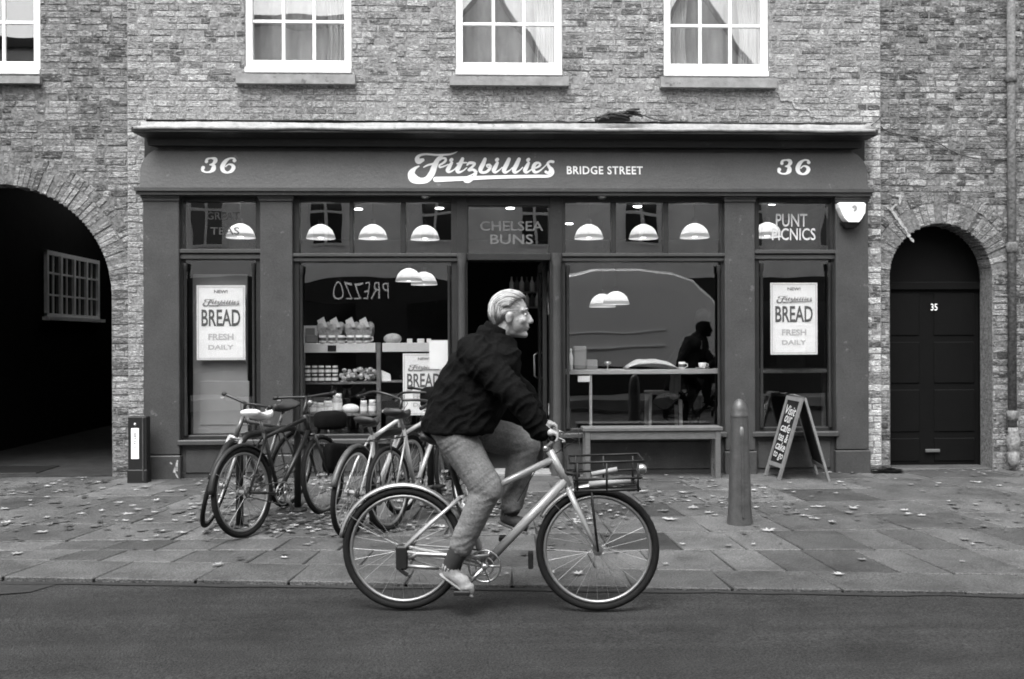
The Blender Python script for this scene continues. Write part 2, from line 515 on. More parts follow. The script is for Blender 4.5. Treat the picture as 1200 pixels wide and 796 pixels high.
class Ink:
    """flat lettering in a (u, v) plane; several strokes sit a hair apart"""
    def __init__(s): s.v = []; s.f = []; s.lift = 0
    def brush(s, pts, k=6):
        q = catmull(pts, k); s.lift += 0.00025; n = len(q); b = len(s.v)
        for i in range(n):
            x, y, w = q[i]
            a, c = q[max(i - 1, 0)], q[min(i + 1, n - 1)]
            dx, dy = c[0] - a[0], c[1] - a[1]; L = math.hypot(dx, dy) or 1
            nx, ny = -dy / L * w / 2, dx / L * w / 2
            s.v += [(x + nx, y + ny, s.lift), (x - nx, y - ny, s.lift)]
        for i in range(n - 1):
            s.f.append((b + 2 * i, b + 2 * i + 1, b + 2 * i + 3, b + 2 * i + 2))
        for e, sg in ((0, -1), (n - 1, 1)):            # round ends
            x, y, w = q[e]; a, c = (q[0], q[1]) if e == 0 else (q[-2], q[-1])
            an = math.atan2(c[1] - a[1], c[0] - a[0]); bb = len(s.v)
            for j in range(7):
                t = an + sg * (-math.pi / 2 + math.pi * j / 6) * 1.0 + (0 if sg > 0 else math.pi) * 1
                if sg < 0: t = an + math.pi / 2 + math.pi * j / 6
                s.v.append((x + math.cos(t) * w / 2, y + math.sin(t) * w / 2, s.lift))
            s.f.append(tuple(range(bb, bb + 7)))
        return s
    def text(s, body, x, y, h, w=None, shear=0.0, bold=0.0, center=True, space=1.0, flip=False):
        vs, fs = glyphs(body, shear, bold, space)
        x0 = min(v[0] for v in vs); x1 = max(v[0] for v in vs); y0 = min(v[1] for v in vs); y1 = max(v[1] for v in vs)
        ky = h / (y1 - y0); kx = ky if w is None else w / (x1 - x0)
        wd = (x1 - x0) * kx
        s.lift += 0.00025
        b = len(s.v)
        for vx, vy in vs:
            u = (vx - x0) * kx
            if center: u -= wd / 2
            if flip: u = -u
            s.v.append((x + u, y + (vy - y0) * ky - (h / 2 if center else 0), s.lift))
        s.f += [tuple(i + b for i in (reversed(f) if flip else f)) for f in fs]
        return s
    def rect(s, x0, x1, y0, y1):
        s.lift += 0.00025; b = len(s.v)
        s.v += [(x0, y0, s.lift), (x1, y0, s.lift), (x1, y1, s.lift), (x0, y1, s.lift)]; s.f.append((b, b + 1, b + 2, b + 3)); return s
    def mesh(s, o, U, V, kx=1.0, ky=1.0):
        """place on origin o with unit axes U, V; normal N = U x V"""
        U, V, o = Vector(U), Vector(V), Vector(o); N = U.cross(V).normalized()
        mb = MB()
        pts = [o + U * (x * kx) + V * (y * ky) + N * (0.002 + z) for x, y, z in s.v]
        # orient every face outwards
        fs = []
        for f in s.f:
            a, b, c = (Vector(s.v[i][:2]) for i in f[:3])
            ar = sum(s.v[f[i]][0] * s.v[f[(i + 1) % len(f)]][1] - s.v[f[(i + 1) % len(f)]][0] * s.v[f[i]][1] for i in range(len(f)))
            fs.append(f if ar > 0 else tuple(reversed(f)))
        mb.add(pts, fs); return mb
_gl = {}
def glyphs(body, shear=0.0, bold=0.0, space=1.0):
    k = (body, shear, bold, space)
    if k not in _gl:
        c = bpy.data.curves.new('lettering', 'FONT'); c.body = body; c.size = 1; c.shear = shear; c.offset = bold
        c.space_character = space; c.resolution_u = 3
        o = bpy.data.objects.new('lettering', c); COL.objects.link(o)
        dg = bpy.context.evaluated_depsgraph_get()
        me = bpy.data.meshes.new_from_object(o.evaluated_get(dg))
        _gl[k] = ([(v.co.x, v.co.y) for v in me.vertices], [tuple(p.vertices) for p in me.polygons])
        bpy.data.objects.remove(o); bpy.data.curves.remove(c); bpy.data.meshes.remove(me)
    return _gl[k]

def script_logo():
    """the flowing shop name, drawn stroke by stroke (units: 1/1200 of its picture width; v upwards)"""
    k = Ink()
    def B(*p): k.brush([(x, -y, w) for x, y, w in p])
    B((158, 112, 26), (128, 122, 44), (118, 100, 34), (134, 78, 20), (180, 68, 15), (260, 73, 16), (340, 70, 15), (380, 62, 11), (414, 46, 4))
    B((305, 78, 14), (272, 105, 30), (245, 160, 42), (225, 215, 46), (190, 262, 46), (140, 272, 46), (92, 255, 66), (76, 215, 50), (98, 180, 26), (130, 160, 10))
    B((165, 168, 8), (195, 152, 14), (235, 140, 14), (275, 118, 12), (300, 100, 14), (324, 100, 18), (326, 118, 18), (305, 138, 16), (282, 152, 14), (284, 168, 14), (310, 162, 12), (345, 146, 8))
    B((372, 108, 26), (366, 114, 26))
    B((372, 132, 20), (354, 165, 30), (342, 192, 30), (354, 204, 18), (385, 190, 10), (408, 165, 8))
    B((452, 102, 24), (436, 140, 32), (414, 188, 32), (424, 206, 20), (456, 194, 10), (482, 172, 8))
    B((412, 140, 12), (440, 134, 14), (482, 132, 10))
    B((486, 150, 12), (504, 134, 22), (540, 138, 20), (528, 160, 18), (496, 190, 18), (528, 186, 20), (548, 204, 24), (536, 240, 22), (500, 274, 24), (468, 272, 20), (476, 248, 12), (520, 226, 10), (560, 200, 8))
    B((618, 104, 24), (604, 140, 32), (584, 184, 32), (592, 206, 22), (626, 204, 20), (654, 176, 22), (652, 150, 20), (630, 152, 12), (640, 168, 10), (668, 158, 8))
    for dx in (0, 231):
        B((710 + dx, 106, 26), (704 + dx, 112, 26))
        B((710 + dx, 132, 20), (694 + dx, 165, 30), (682 + dx, 192, 30), (694 + dx, 206, 18), (722 + dx, 190, 10), (744 + dx, 168, 8))
    for dx in (0, 74):
        B((796 + dx, 104, 26), (780 + dx, 140, 32), (758 + dx, 188, 32), (768 + dx, 207, 20), (798 + dx, 192, 10), (822 + dx, 168, 8))
    B((972, 178, 12), (1006, 166, 14), (1026, 148, 18), (1014, 132, 16), (988, 142, 26), (974, 176, 28), (986, 204, 22), (1016, 198, 14), (1052, 168, 8), (1080, 138, 8))
    B((1122, 124, 22), (1100, 122, 20), (1082, 138, 18), (1092, 162, 24), (1104, 188, 26), (1086, 210, 20), (1068, 202, 22))
    B((255, 262, 40), (330, 260, 37), (460, 255, 32), (620, 247, 28), (820, 240, 25), (1000, 236, 23), (1085, 234, 22), (1118, 212, 20), (1116, 180, 16), (1096, 160, 10))
    return k
LOGO = script_logo()
# ================================================================== SETTING: road, kerb, pavement
def line_xy(p, q):
    """y as a function of x on the line through two ground points"""
    k = (q.y - p.y) / (q.x - p.x)
    return lambda x: p.y + k * (x - p.x)
L_front = line_xy(G(0, 676), G(1200, 694.5))
L_back = line_xy(G(0, 655.5), G(1200, 673.5))
L_mid = line_xy(G(100, 634), G(1150, 619))
L_wall = lambda x: 0.12
XW0, XW1 = -11.0, 11.0

gm = MB(); gm.box(-600, 600, -600, 600, -0.9, -0.6)
tag(gm.build('ground', 'tarmac_dark'), kind='structure')
rd = MB()
nx = 44
vs = []; fs = []
for i in range(nx + 1):
    x = -40 + 80 * i / nx
    yk = L_front(max(-14, min(14, x))) - 0.001
    for y, z in ((yk, ROADZ + .014), (yk - 0.5, ROADZ + 0.006), (yk - 2.4, ROADZ + 0.03), (-10.2, ROADZ)):
        vs.append((x, y, z))
for i in range(nx):
    for j in range(3):
        a = i * 4 + j
        fs.append((a + 1, a + 5, a + 4, a))
rd.add(vs, fs)
tag(rd.build('road', 'asphalt', smooth=True), kind='structure')
# darker patched gutter at the left end of the kerb
pm = MB()
p = [GR(-160, 712), GR(35, 697), GR(78, 683), GR(60, 680), GR(-160, 672)]
pm.add([(q.x, min(q.y, L_front(q.x) - 0.006), ROADZ + 0.0165) for q in p], [(0, 1, 2, 3, 4)])
tag(pm.build('gutter_patch', 'joint_dirt_kerb_shade'), kind='structure')

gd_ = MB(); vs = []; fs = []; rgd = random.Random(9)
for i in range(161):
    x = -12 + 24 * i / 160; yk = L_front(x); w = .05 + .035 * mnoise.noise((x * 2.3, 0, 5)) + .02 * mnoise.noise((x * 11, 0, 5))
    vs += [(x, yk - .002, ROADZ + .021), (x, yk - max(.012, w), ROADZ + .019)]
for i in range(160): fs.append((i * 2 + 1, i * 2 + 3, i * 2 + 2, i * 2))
gd_.add(vs, fs); tag(gd_.build('kerb_shade_strip', 'joint_dirt_kerb_shade'), kind='structure')  # dark strip at the kerb foot, its colour standing in for kerb shade
pav = tag(bpy.data.objects.new('pavement', None), kind='structure'); COL.objects.link(pav); ORG[pav.name] = Vector()
kerb = tag(bpy.data.objects.new('kerb', None), kind='structure'); COL.objects.link(kerb); ORG[kerb.name] = Vector()
bed = MB()
vs = []; fs = []
n = 40
for i in range(n + 1):
    x = XW0 - 6 + (XW1 - XW0 + 12) * i / n
    for y in (0.4, -3.0, L_front(x) + 0.02): vs.append((x, y, gz(y) - 0.012))
for i in range(n):
    for j in range(2): fs.append((i * 3 + j, i * 3 + j + 1, i * 3 + j + 4, i * 3 + j + 3))
bed.add(vs, fs)
bed.build('joint_bed', 'joint_dirt_kerb_shade', pav)

def slab(parent, name, m, x0, x1, fa, fb, skew, gap=0.011, drop=0.0, thick=0.05, tone=1.0):
    """a stone between two row lines fa (far) and fb (near); joints lean by skew"""
    g = gap / 2
    def P(x, f, s):
        y = f(x) + s
        return x, y
    A = P(x0 + g - skew, fb, g); B = P(x1 - g - skew, fb, g); C = P(x1 - g + skew, fa, -g); D = P(x0 + g + skew, fa, -g)
    q = [A, B, C, D]
    cx = sum(k[0] for k in q) / 4; cy = sum(k[1] for k in q) / 4
    tx, ty = random.uniform(-.003, .003), random.uniform(-.003, .003); dz = random.uniform(-.0025, .0025) - drop
    def Z(x, y): return gz(y) + dz + tx * (x - cx) + ty * (y - cy)
    c = 0.006
    bot = [(x, y, Z(x, y) - thick) for x, y in q]
    mid = [(x, y, Z(x, y) - c) for x, y in q]
    top = []
    for x, y in q:
        dx, dy = cx - x, cy - y
        top.append((x + math.copysign(c, dx), y + math.copysign(c, dy), Z(x, y)))
    mb = MB()
    mb.add(bot + mid + top, [(0, 1, 5, 4), (1, 2, 6, 5), (2, 3, 7, 6), (3, 0, 4, 7), (4, 5, 9, 8), (5, 6, 10, 9), (6, 7, 11, 10), (7, 4, 8, 11), (8, 9, 10, 11)], tone)
    # local origin at the stone
    return mb.build(name, m, parent)
rng = random.Random(5)
def mixline(fa, fb, t): return lambda x: fa(x) * (1 - t) + fb(x) * t
rows = [0, .19, .385, .60, .80, 1.0]
for r in range(5):
    L_m2 = lambda x: L_mid(x) + .022
    fa, fb = mixline(L_wall, L_m2, rows[r]), mixline(L_wall, L_m2, rows[r + 1])
    x = XW0 + rng.uniform(0, .6)
    while x < XW1:
        w = rng.choice((.55, .62, .75, .9, .68))
        cx = x + w / 2
        sk = -0.022 * cx       # worn joints lean a little towards the middle
        slab(pav, 'paving_slab', 'paving', x, x + w, fa, fb, sk, tone=rng.uniform(.7, 1.3) * (0.6 if rng.random() < .12 else 1))
        x += w
for r in range(2):
    fa, fb = mixline(L_mid, L_back, r / 2), mixline(L_mid, L_back, (r + 1) / 2)
    x = XW0 + rng.uniform(0, .6)
    while x < XW1:
        w = rng.choice((.32, .38, .45, .5))
        slab(pav, 'paving_slab', 'paving', x, x + w, fa, fb, -.016 * x, tone=rng.uniform(.65, 1.3) * (0.5 if rng.random() < .15 else 1))
        x += w
x = XW0 + .3
while x < XW1:
    w = rng.choice((.58, .64, .70, .72))
    slab(kerb, 'kerb_stone', 'kerb', x, x + w, L_back, L_front, -.018 * x, gap=.008, thick=.10, tone=rng.uniform(.85, 1.15))
    x += w

# ================================================================== BRICK HOUSES
CH = 0.066          # course height
def rect_open(x0, x1, z0, z1): return lambda z: (x0, x1) if z0 < z < z1 else None
def arch_open(cx, zc, r, z0=-1):
    def f(z):
        if z < z0: return None
        if z <= zc: return (cx - r, cx + r)
        d = z - zc
        if d >= r: return None
        w = math.sqrt(r * r - d * d); return (cx - w, cx + w)
    return f
def free(x0, x1, z, ops):
    iv = [(x0, x1)]
    for o in ops:
        b = o(z)
        if not b: continue
        nv = []
        for a, c in iv:
            if b[1] <= a or b[0] >= c: nv.append((a, c)); continue
            if b[0] > a: nv.append((a, b[0]))
            if b[1] < c: nv.append((b[1], c))
        iv = nv
    return [(a, c) for a, c in iv if c - a > .03]

def one_brick(mb, x0, x1, z0, z1, Y, rng, tone, rough=1.0):
    j = lambda s: rng.uniform(-s, s) * rough
    yf = Y + j(.005)
    c = .006
    q = [(x0 + j(.005), z0 + j(.005)), (x1 + j(.005), z0 + j(.005)), (x1 + j(.005), z1 + j(.005)), (x0 + j(.005), z1 + j(.005))]
    cx, cz = (x0 + x1) / 2, (z0 + z1) / 2
    back = [(x, Y + .04, z) for x, z in q]
    mid = [(x, yf + .005, z) for x, z in q]
    tl = j(.002)
    fr = [(x + math.copysign(c + abs(j(.003)), cx - x), yf + tl * (1 if x > cx else -1), z + math.copysign(c * .8, cz - z)) for x, z in q]
    fs = []
    for k in (0, 4):
        for i in range(4):
            a, b = k + i, k + (i + 1) % 4
            fs.append((a, b, b + 4, a + 4))
    fs.append((8, 9, 10, 11))
    mb.add(back + mid + fr, fs, tone)

def inview(x, z):
    return -5.95 < x < 5.95 and z < 5.35
def brick_wall(house, x0, x1, z0, z1, Y, ops, ring_ops, bm, mm, tonef, seed, n_single=300, name='brick_wall'):
    rng = random.Random(seed)
    wall = MB()
    z = z0
    while z < z1 - .001:
        for a, b in free(x0, x1, z + CH / 4, ops):
            wall.box(a, b, Y + .0045, Y + .26, z, z + CH / 2)
        z += CH / 2
    w = wall.build(name, mm, house)
    bricks = []
    r = 0; z = z0
    while z < z1 - .02:
        ivs = free(x0, x1, z + CH / 2, ring_ops)
        # flemish bond: stretchers and headers by turns, old and uneven
        x = x0 - (0 if r % 2 == 0 else .17) - .05
        k = r % 2
        while x < x1:
            L = .215 if k % 2 == 0 else .102
            L *= rng.uniform(.94, 1.05)
            a0, b0 = x, x + L
            for a, b in ivs:
                p, q = max(a0, a), min(b0, b)
                if q - p > .03: bricks.append((p + .004, q - .004, z + .004, z + CH - .004 + rng.uniform(-.001, .001)))
            x += L + .005; k += 1
        z += CH; r += 1
    order = sorted(range(len(bricks)), key=lambda i: (-(bricks[i][1] - bricks[i][0] > .17) * inview((bricks[i][0] + bricks[i][1]) / 2, bricks[i][3]),
                                                      -inview((bricks[i][0] + bricks[i][1]) / 2, bricks[i][3]), abs(bricks[i][2] - 2.2)))
    pick = set(order[:n_single])
    rest = MB()
    for i, (a, b, c, d) in enumerate(bricks):
        t = tonef((a + b) / 2, (c + d) / 2, rng)
        if i in pick:
            m = MB(); one_brick(m, a, b, c, d, Y, rng, t); m.build('brick', bm, w)
        else: one_brick(rest, a, b, c, d, Y, rng, t)
    o = rest.build('brickwork', bm, w); o['kind'] = 'stuff'
    return w
def voussoirs(house, cx, zc, r0, r1, Y, bm, n, seed, a0=0, a1=180, depth=.27, name='arch', mortar='mortar_brown', bright=1.0):
    rng = random.Random(seed)
    ring = MB()
    k = 48
    vs = []; fs = []
    for i in range(k + 1):
        a = R(a0 + (a1 - a0) * i / k)
        for r, y in ((r0 + .004, Y + .004), (r1 + .004, Y + .004), (r1 + .004, Y + depth), (r0 + .004, Y + depth)):
            vs.append((cx + r * math.cos(a), y, zc + r * math.sin(a)))
    for i in range(k):
        for j in range(4):
            a, b = i * 4 + j, i * 4 + (j + 1) % 4
            fs.append((a, a + 4, b + 4, b))
    ring.add(vs, fs)
    arch = ring.build(name, mortar, house)
    for i in range(n):
        d = R((a1 - a0) / n); a = R(a0) + d * i + d * .06 + rng.uniform(-.003, .003); b = R(a0) + d * (i + 1) - d * .06 + rng.uniform(-.003, .003)
        y = Y + rng.uniform(-.008, .006)
        rr0, rr1 = r0 + rng.uniform(-.003, .003), r1 - .008 + rng.uniform(-.008, .006)
        c = .004 / r1
        f = lambda t, r, yy: (cx + r * math.cos(t), yy, zc + r * math.sin(t))
        m = MB()
        P = [f(a, rr0, Y + depth - .01), f(a, rr1, Y + depth - .01), f(b, rr1, Y + depth - .01), f(b, rr0, Y + depth - .01),
             f(a, rr0, y + .005), f(a, rr1, y + .005), f(b, rr1, y + .005), f(b, rr0, y + .005),
             f(a + c, rr0 + .005, y), f(a + c, rr1 - .005, y), f(b - c, rr1 - .005, y), f(b - c, rr0 + .005, y)]
        fs = []
        for q in (0, 4):
            for e in range(4):
                g, h = q + e, q + (e + 1) % 4
                fs.append((h, g, g + 4, h + 4))
        fs.append((11, 10, 9, 8))
        m.add(P, fs, bright * rng.choice((.45, .7, .9, 1.0, 1.2, 1.4)))
        m.build('brick', bm, arch)
    return arch

XS0, XS1 = FX(150), FX(1033)
ZTOP = 7.1
YL, YR = 0.05, 0.035

def sash(house, px0, px1, pyb, sill=None, curtain='both', cols=(334, 372.5), zt=6.05, name='sash_window', Y=0.0, sill_px=(0, 0)):
    """white box sash: frame > (pane, glazing bars) ; measured outline px0..px1, bottom pyb"""
    x0, x1 = FX(px0, Y), FX(px1, Y); zb = FZ(pyb, Y)
    px = (x1 - x0) / (px1 - px0)
    st = 8.5 * px; br = FZ(pyb - 14.5, Y) - zb
    f = MB()
    Yf = Y + .022
    f.box(x0, x0 + st, Yf, Yf + .10, zb - .03, zt, .006); f.box(x1 - st, x1, Yf, Yf + .10, zb - .03, zt, .006)
    f.box(x0 + st - .002, x1 - st + .002, Yf + .012, Yf + .09, zb - .03, zb + br, .005); f.box(x0 + .001, x1 - .001, Yf - .036, Yf + .02, zb - .012, zb + .045, .006)
    f.box(x0 + st - .002, x1 - st + .002, Yf + .002, Yf + .10, zt - .07, zt, .005)
    zmeet = zb + br + 2 * .405 + .02
    f.box(x0 + st - .002, x1 - st + .002, Yf + .014, Yf + .088, zmeet, zmeet + .045, .004)
    w = f.build(name, 'white_paint', house)
    b = MB()
    xi0, xi1 = x0 + st, x1 - st; cw = (xi1 - xi0) / 3
    rows_z = [zb + br, zb + br + .405, zmeet + .01, zmeet + .045 + .40, zt - .07]
    for k in (1, 2):
        q = MB(); q.box(xi0 + cw * k - .017, xi0 + cw * k + .017, Yf + .02, Yf + .055, zb + br - .002, zt - .065, .006); q.build('glazing_bar', 'white_paint', w)
    for z in (rows_z[1], rows_z[3]):
        q = MB(); q.box(xi0 - .002, xi1 + .002, Yf + .022, Yf + .053, z - .017, z + .017, .006); q.build('glazing_bar', 'white_paint', w)
    for r_ in range(4):
        for c in range(3):
            q = MB(); q.box(xi0 + cw * c + (.012 if c else -.003), xi0 + cw * (c + 1) - (.012 if c < 2 else -.003), Yf + .034, Yf + .039, rows_z[r_] + .005, rows_z[r_ + 1] - .005)
            q.build('pane', 'window_glass', w)
    def drape(xa, xb, m='curtain', dy=0.0):
        c = MB(); n = 26; vs = []; fs = []
        for i in range(n + 1):
            x = xa + (xb - xa) * i / n
            y = Yf + .19 + dy + .025 * math.sin(i * 1.9) + .012 * math.sin(i * .7)
            for z, s in ((zt, 0), (zb + .9, 0.1 if not dy else 0), (zb + .45, .22 if not dy else 0), (zb + .02, .12 if not dy else 0)):
                xx = x + (xa - x) * s
                vs += [(xx, y, z)]
        for i in range(n):
            for j in range(3): fs.append((i * 4 + j + 1, i * 4 + j, i * 4 + j + 4, i * 4 + j + 5))
        c.add(vs, fs); c.build('curtain', m, w, True)  # real curtains, and the added sheet standing in for pane reflections
    wd = xi1 - xi0
    if curtain != 'none': drape(xi0 - .08, xi1 + .08, 'reflection_net', .10)  # added pale sheet standing in for grey reflections on the panes
    if curtain in ('both', 'first'): drape(xi0 - .05, xi0 + wd * .26)
    if curtain in ('both', 'second', 'wide'): drape(xi1 + .05, xi1 - wd * (.26 if curtain != 'wide' else .36))
    sl = MB()
    sx0, sx1 = FX(sill_px[0], Y), FX(sill_px[1], Y)
    zt_, zb_ = FZ(sill_px[2], Y - .07), FZ(sill_px[3], Y - .07)
    sl.hull8([(sx0, Y - .07, zb_), (sx1, Y - .07, zb_), (sx1, Y + .02, zb_), (sx0, Y + .02, zb_)],
             [(sx0, Y - .07, zt_ - .004), (sx1, Y - .07, zt_ - .004), (sx1, Y + .02, zt_ + .016), (sx0, Y + .02, zt_ + .016)])
    sl.build('window_sill', 'stone', house)
    return w

# ---- middle house (upper wall over the shopfront)
mid_house = thing('brick_house', 'pale weathered brick house above the café shopfront, with three white sash windows', 'house', (0, 0, ZG))
wins = [(288, 413, 86), (535, 660, 87), (779, 902, 87)]
ops = [rect_open(FX(a), FX(b), FZ(c) - .0, 6.05) for a, b, c in wins]
ops.append(rect_open(FX(172), FX(1010), -1, FZ(143)))
def tone_mid(x, z, rng):
    t = rng.choice((.45, .7, .85, .95, 1.0, 1.1, 1.2, 1.35, 1.5))
    if z < FZ(98): t = .5 * t + .70
    if z < FZ(108) and any(FX(a - 8) < x < FX(b + 8) for a, b, c in wins): t *= .74     # darker bricks below the sills
    if x > FX(1010): t = rng.choice((.35, .8, 1.6, 1.9, 1.9)) if z < FZ(95) else rng.choice((.8, 1.1, 1.4))
    if x < FX(168) and z < FZ(200): t *= .9
    return t
brick_wall(mid_house, XS0, XS1, -.05, ZTOP, 0.0, ops, ops, 'brick_pale', 'mortar_pale', tone_mid, 11)
W1 = sash(mid_house, 288, 413, 86, curtain='second', sill_px=(279, 418, 88, 99.5))
W2 = sash(mid_house, 535, 660, 87, curtain='second', sill_px=(528, 667, 89, 100))
W3 = sash(mid_house, 779, 902, 87, curtain='both', sill_px=(774, 909, 89, 101))
def wall_marks(parent, Y, strokes, name, m):
    rw = random.Random(3)
    for st_ in strokes:          # ragged smears of lime mortar, each one its own piece
        k = Ink(); pts = []
        for (x0, y0, w0), (x1, y1, w1) in zip(st_[:-1], st_[1:]):
            for q in range(4):
                t = q / 4; pts.append((FX(x0 + (x1 - x0) * t, Y) + rw.uniform(-.006, .006), FZ(y0 + (y1 - y0) * t, Y, x0) + rw.uniform(-.006, .006), (w0 + (w1 - w0) * t) * rw.uniform(.25, 1.0)))
        pts.append((FX(st_[-1][0], Y), FZ(st_[-1][1], Y, st_[-1][0]), .006))
        k.brush(pts, 2)
        o = k.mesh((0, Y, 0), (1, 0, 0), (0, 0, 1)).build(name, m, parent)
        sf = o.modifiers.new('thickness', 'SOLIDIFY'); sf.thickness = .008; sf.offset = -1
wall_marks(mid_house, -.010, [[(903, 107, .02), (914, 109, .022), (917, 117, .02), (929, 118, .024), (933, 127, .02), (948, 128, .026), (951, 136, .02), (962, 138, .018)]], 'mortar_repair', 'mortar_white')
cp = MB(); cp.box(XS0, XS1, -.12, .35, ZTOP, ZTOP + .14, .02); cp.build('coping', 'stone', mid_house)

# ---- house with the carriage arch
arch_house = thing('brick_house', 'brown brick house with a wide round carriage arch and dark passage', 'house', (-7.5, YL, ZG))
acx, azc = FX(-2, YL), FZ(346, YL)
ar = FX(131, YL) - acx
ops = [arch_open(acx, azc, ar)]
rops = [arch_open(acx, azc, ar + .345), rect_open(acx - ar, acx + ar, -1, azc)]
class _R: pass
def ring_rect(cx, zc, rin, rout):
    def f(z):
        if z <= zc: return (cx - rin, cx + rin)
        d = z - zc
        if d >= rout: return None
        w = math.sqrt(rout * rout - d * d); return (cx - w, cx + w)
    return f
w0 = rect_open(FX(-78, YL), FX(48, YL), FZ(89.5, YL), 6.05)
def tone_l(x, z, rng):
    t = rng.choice((.45, .7, .8, .9, 1.0, 1.1, 1.2, 1.5))
    if x > FX(90) and z < 1.3: t = rng.choice((.5, .7, 1.2, 1.8, 2.2)) if z > .75 else t * .7
    return t
brick_wall(arch_house, -10.6, XS0 - .006, -.05, ZTOP, YL, ops + [w0], [ring_rect(acx, azc, ar, ar + .345), w0], 'brick_brown', 'mortar_brown', tone_l, 21)
voussoirs(arch_house, acx, azc, ar, ar + .222, YL, 'brick_brown', 72, 3, bright=1.05)
voussoirs(arch_house, acx, azc, ar + .226, ar + .342, YL, 'brick_brown', 78, 4, bright=1.0)
sash(arch_house, -78, 48, 89.5, curtain='none', sill_px=(-90, 51, 92, 101), Y=YL)
cp = MB(); cp.box(-10.6, XS0 - .006, YL - .12, YL + .35, ZTOP, ZTOP + .14, .02); cp.build('coping', 'stone', arch_house)
# the passage behind the arch
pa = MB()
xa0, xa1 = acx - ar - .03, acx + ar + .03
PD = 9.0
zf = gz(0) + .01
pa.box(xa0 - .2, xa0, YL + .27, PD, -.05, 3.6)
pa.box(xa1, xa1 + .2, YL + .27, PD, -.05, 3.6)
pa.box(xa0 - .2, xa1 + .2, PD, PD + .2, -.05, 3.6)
pa.box(xa0 - .2, xa1 + .2, YL + .27, 3.3, 3.6, 3.7); pa.box(xa0 + 1.5, xa1 + .2, 3.3, 6.2, 3.6, 3.7); pa.box(xa0 - .2, xa1 + .2, 6.2, PD + .2, 3.6, 3.7)   # unseen ceiling gap, added to let light onto the side window
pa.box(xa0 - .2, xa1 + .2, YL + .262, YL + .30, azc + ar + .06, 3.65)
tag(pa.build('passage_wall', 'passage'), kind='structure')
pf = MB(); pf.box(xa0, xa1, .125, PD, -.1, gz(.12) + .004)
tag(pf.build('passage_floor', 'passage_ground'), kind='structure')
dc = MB()
q = [at(-60, 548, 0.3), at(40, 548, 0.3)]
dc.box(q[0].x, q[1].x, .35, .95, gz(.12), gz(.12) + .012, .004)
tag(dc.build('drain_cover', 'black_metal', loc=(q[0].x, .35, gz(.12))), 'dark flat metal cover let into the floor of the arch passage', 'drain cover')
# side window in the passage: set in the far side wall, seen through the arch
def on_left(px, py):
    d = ray(px, py); t = (xa0 - CAM.x) / d.x
    return CAM + d * t
A, B_ = on_left(51, 293), on_left(113, 306)
y0, y1, zt_, zb_ = A.y, B_.y, A.z, on_left(51, 371).z
pw = thing('passage_window', 'small pale barred casement window on the dark side wall of the passage', 'window', (xa0, (y0 + y1) / 2, zb_))
f = MB()
xx0, xx1 = xa0 + .003, xa0 + .05
f.box(xx0, xx1, y0, y1, zt_ - .06, zt_); f.box(xx0, xx1, y0, y1, zb_, zb_ + .05)
for k in range(5):
    yy = y0 + (y1 - y0 - .06) * k / 4; f.box(xx0 + .001, xx1 + .002, yy, yy + .06, zb_, zt_)
f.build('frame', 'cream_dim', pw)
for k in range(4):
    ya, yb = y0 + (y1 - y0 - .06) * k / 4 + .06, y0 + (y1 - y0 - .06) * (k + 1) / 4
    for j in (1, 2):
        g = MB(); zz = zb_ + (zt_ - zb_) * j / 3; g.box(xx0 + .004, xx1 - .012, ya, yb, zz - .014, zz + .014); g.build('glazing_bar', 'cream_dim', pw)
    g = MB(); g.box(xx0 + .006, xx1 - .018, (ya + yb) / 2 - .012, (ya + yb) / 2 + .012, zb_ + .04, zt_ - .05); g.build('glazing_bar', 'cream_dim', pw)
    g = MB(); g.box(xx0 + .002, xx0 + .008, ya, yb, zb_ + .04, zt_ - .05); g.build('pane', 'van_glass', pw)
s_ = MB(); s_.box(xx0, xx1 + .06, y0 - .06, y1 + .08, zb_ - .05, zb_); s_.build('window_sill', 'cream_dim', pw)

# ---- house with the door numbered 35
door_house = thing('brick_house', 'dark brick house with a narrow arched doorway numbered 35', 'house', (7.0, YR, ZG))
dcx = (FX(1043, YR) + FX(1163, YR)) / 2; dr = (FX(1163, YR) - FX(1043, YR)) / 2; dzc = FZ(323, YR, 1100)
def tone_r(x, z, rng):
    t = rng.choice((.4, .6, .75, .85, 1.0, 1.1, 1.2, 1.4, 1.8))
    if z < 1.6 and x < FX(1043): t = rng.choice((.8, 1.3, 1.7, 2.1)) if z > .75 else t * .8
    return t * .9
ops = [arch_open(dcx, dzc, dr)]
brick_wall(door_house, XS1 + .006, 10.2, -.05, ZTOP, YR, ops, [ring_rect(dcx, dzc, dr, dr + .345)], 'brick_brown', 'mortar_brown', tone_r, 31)
voussoirs(door_house, dcx, dzc, dr, dr + .222, YR, 'brick_brown', 30, 5, bright=.95)
voussoirs(door_house, dcx, dzc, dr + .226, dr + .342, YR, 'brick_brown', 36, 6, bright=.85)
wall_marks(door_house, YR - .012, [[(1047, 229, .03), (1056, 231, .035), (1055, 240, .03)], [(1052, 239, .02), (1044, 246, .035), (1040, 243, .02)], [(1046, 248, .03), (1056, 262, .04), (1066, 277, .045), (1071, 284, .02)]], 'mortar_repair', 'mortar_white')
cp = MB(); cp.box(XS1 + .006, 10.2, YR - .12, YR + .35, ZTOP, ZTOP + .14, .02); cp.build('coping', 'stone', door_house)
YD = YR + .262
dl = MB()   # lining so that no light leaks round the door
dl.box(dcx - dr - .3, dcx - dr + .0, YD, YD + .25, -.05, 4); dl.box(dcx + dr, dcx + dr + .3, YD, YD + .25, -.05, 4)
dl.box(dcx - dr - .3, dcx + dr + .3, YD + .12, YD + .25, -.05, 4)
dl.build('door_lining', 'door_black', door_house)
dd = MB()
zt_ = FZ(340, YD, 1100); zb_ = gz(0) + .03
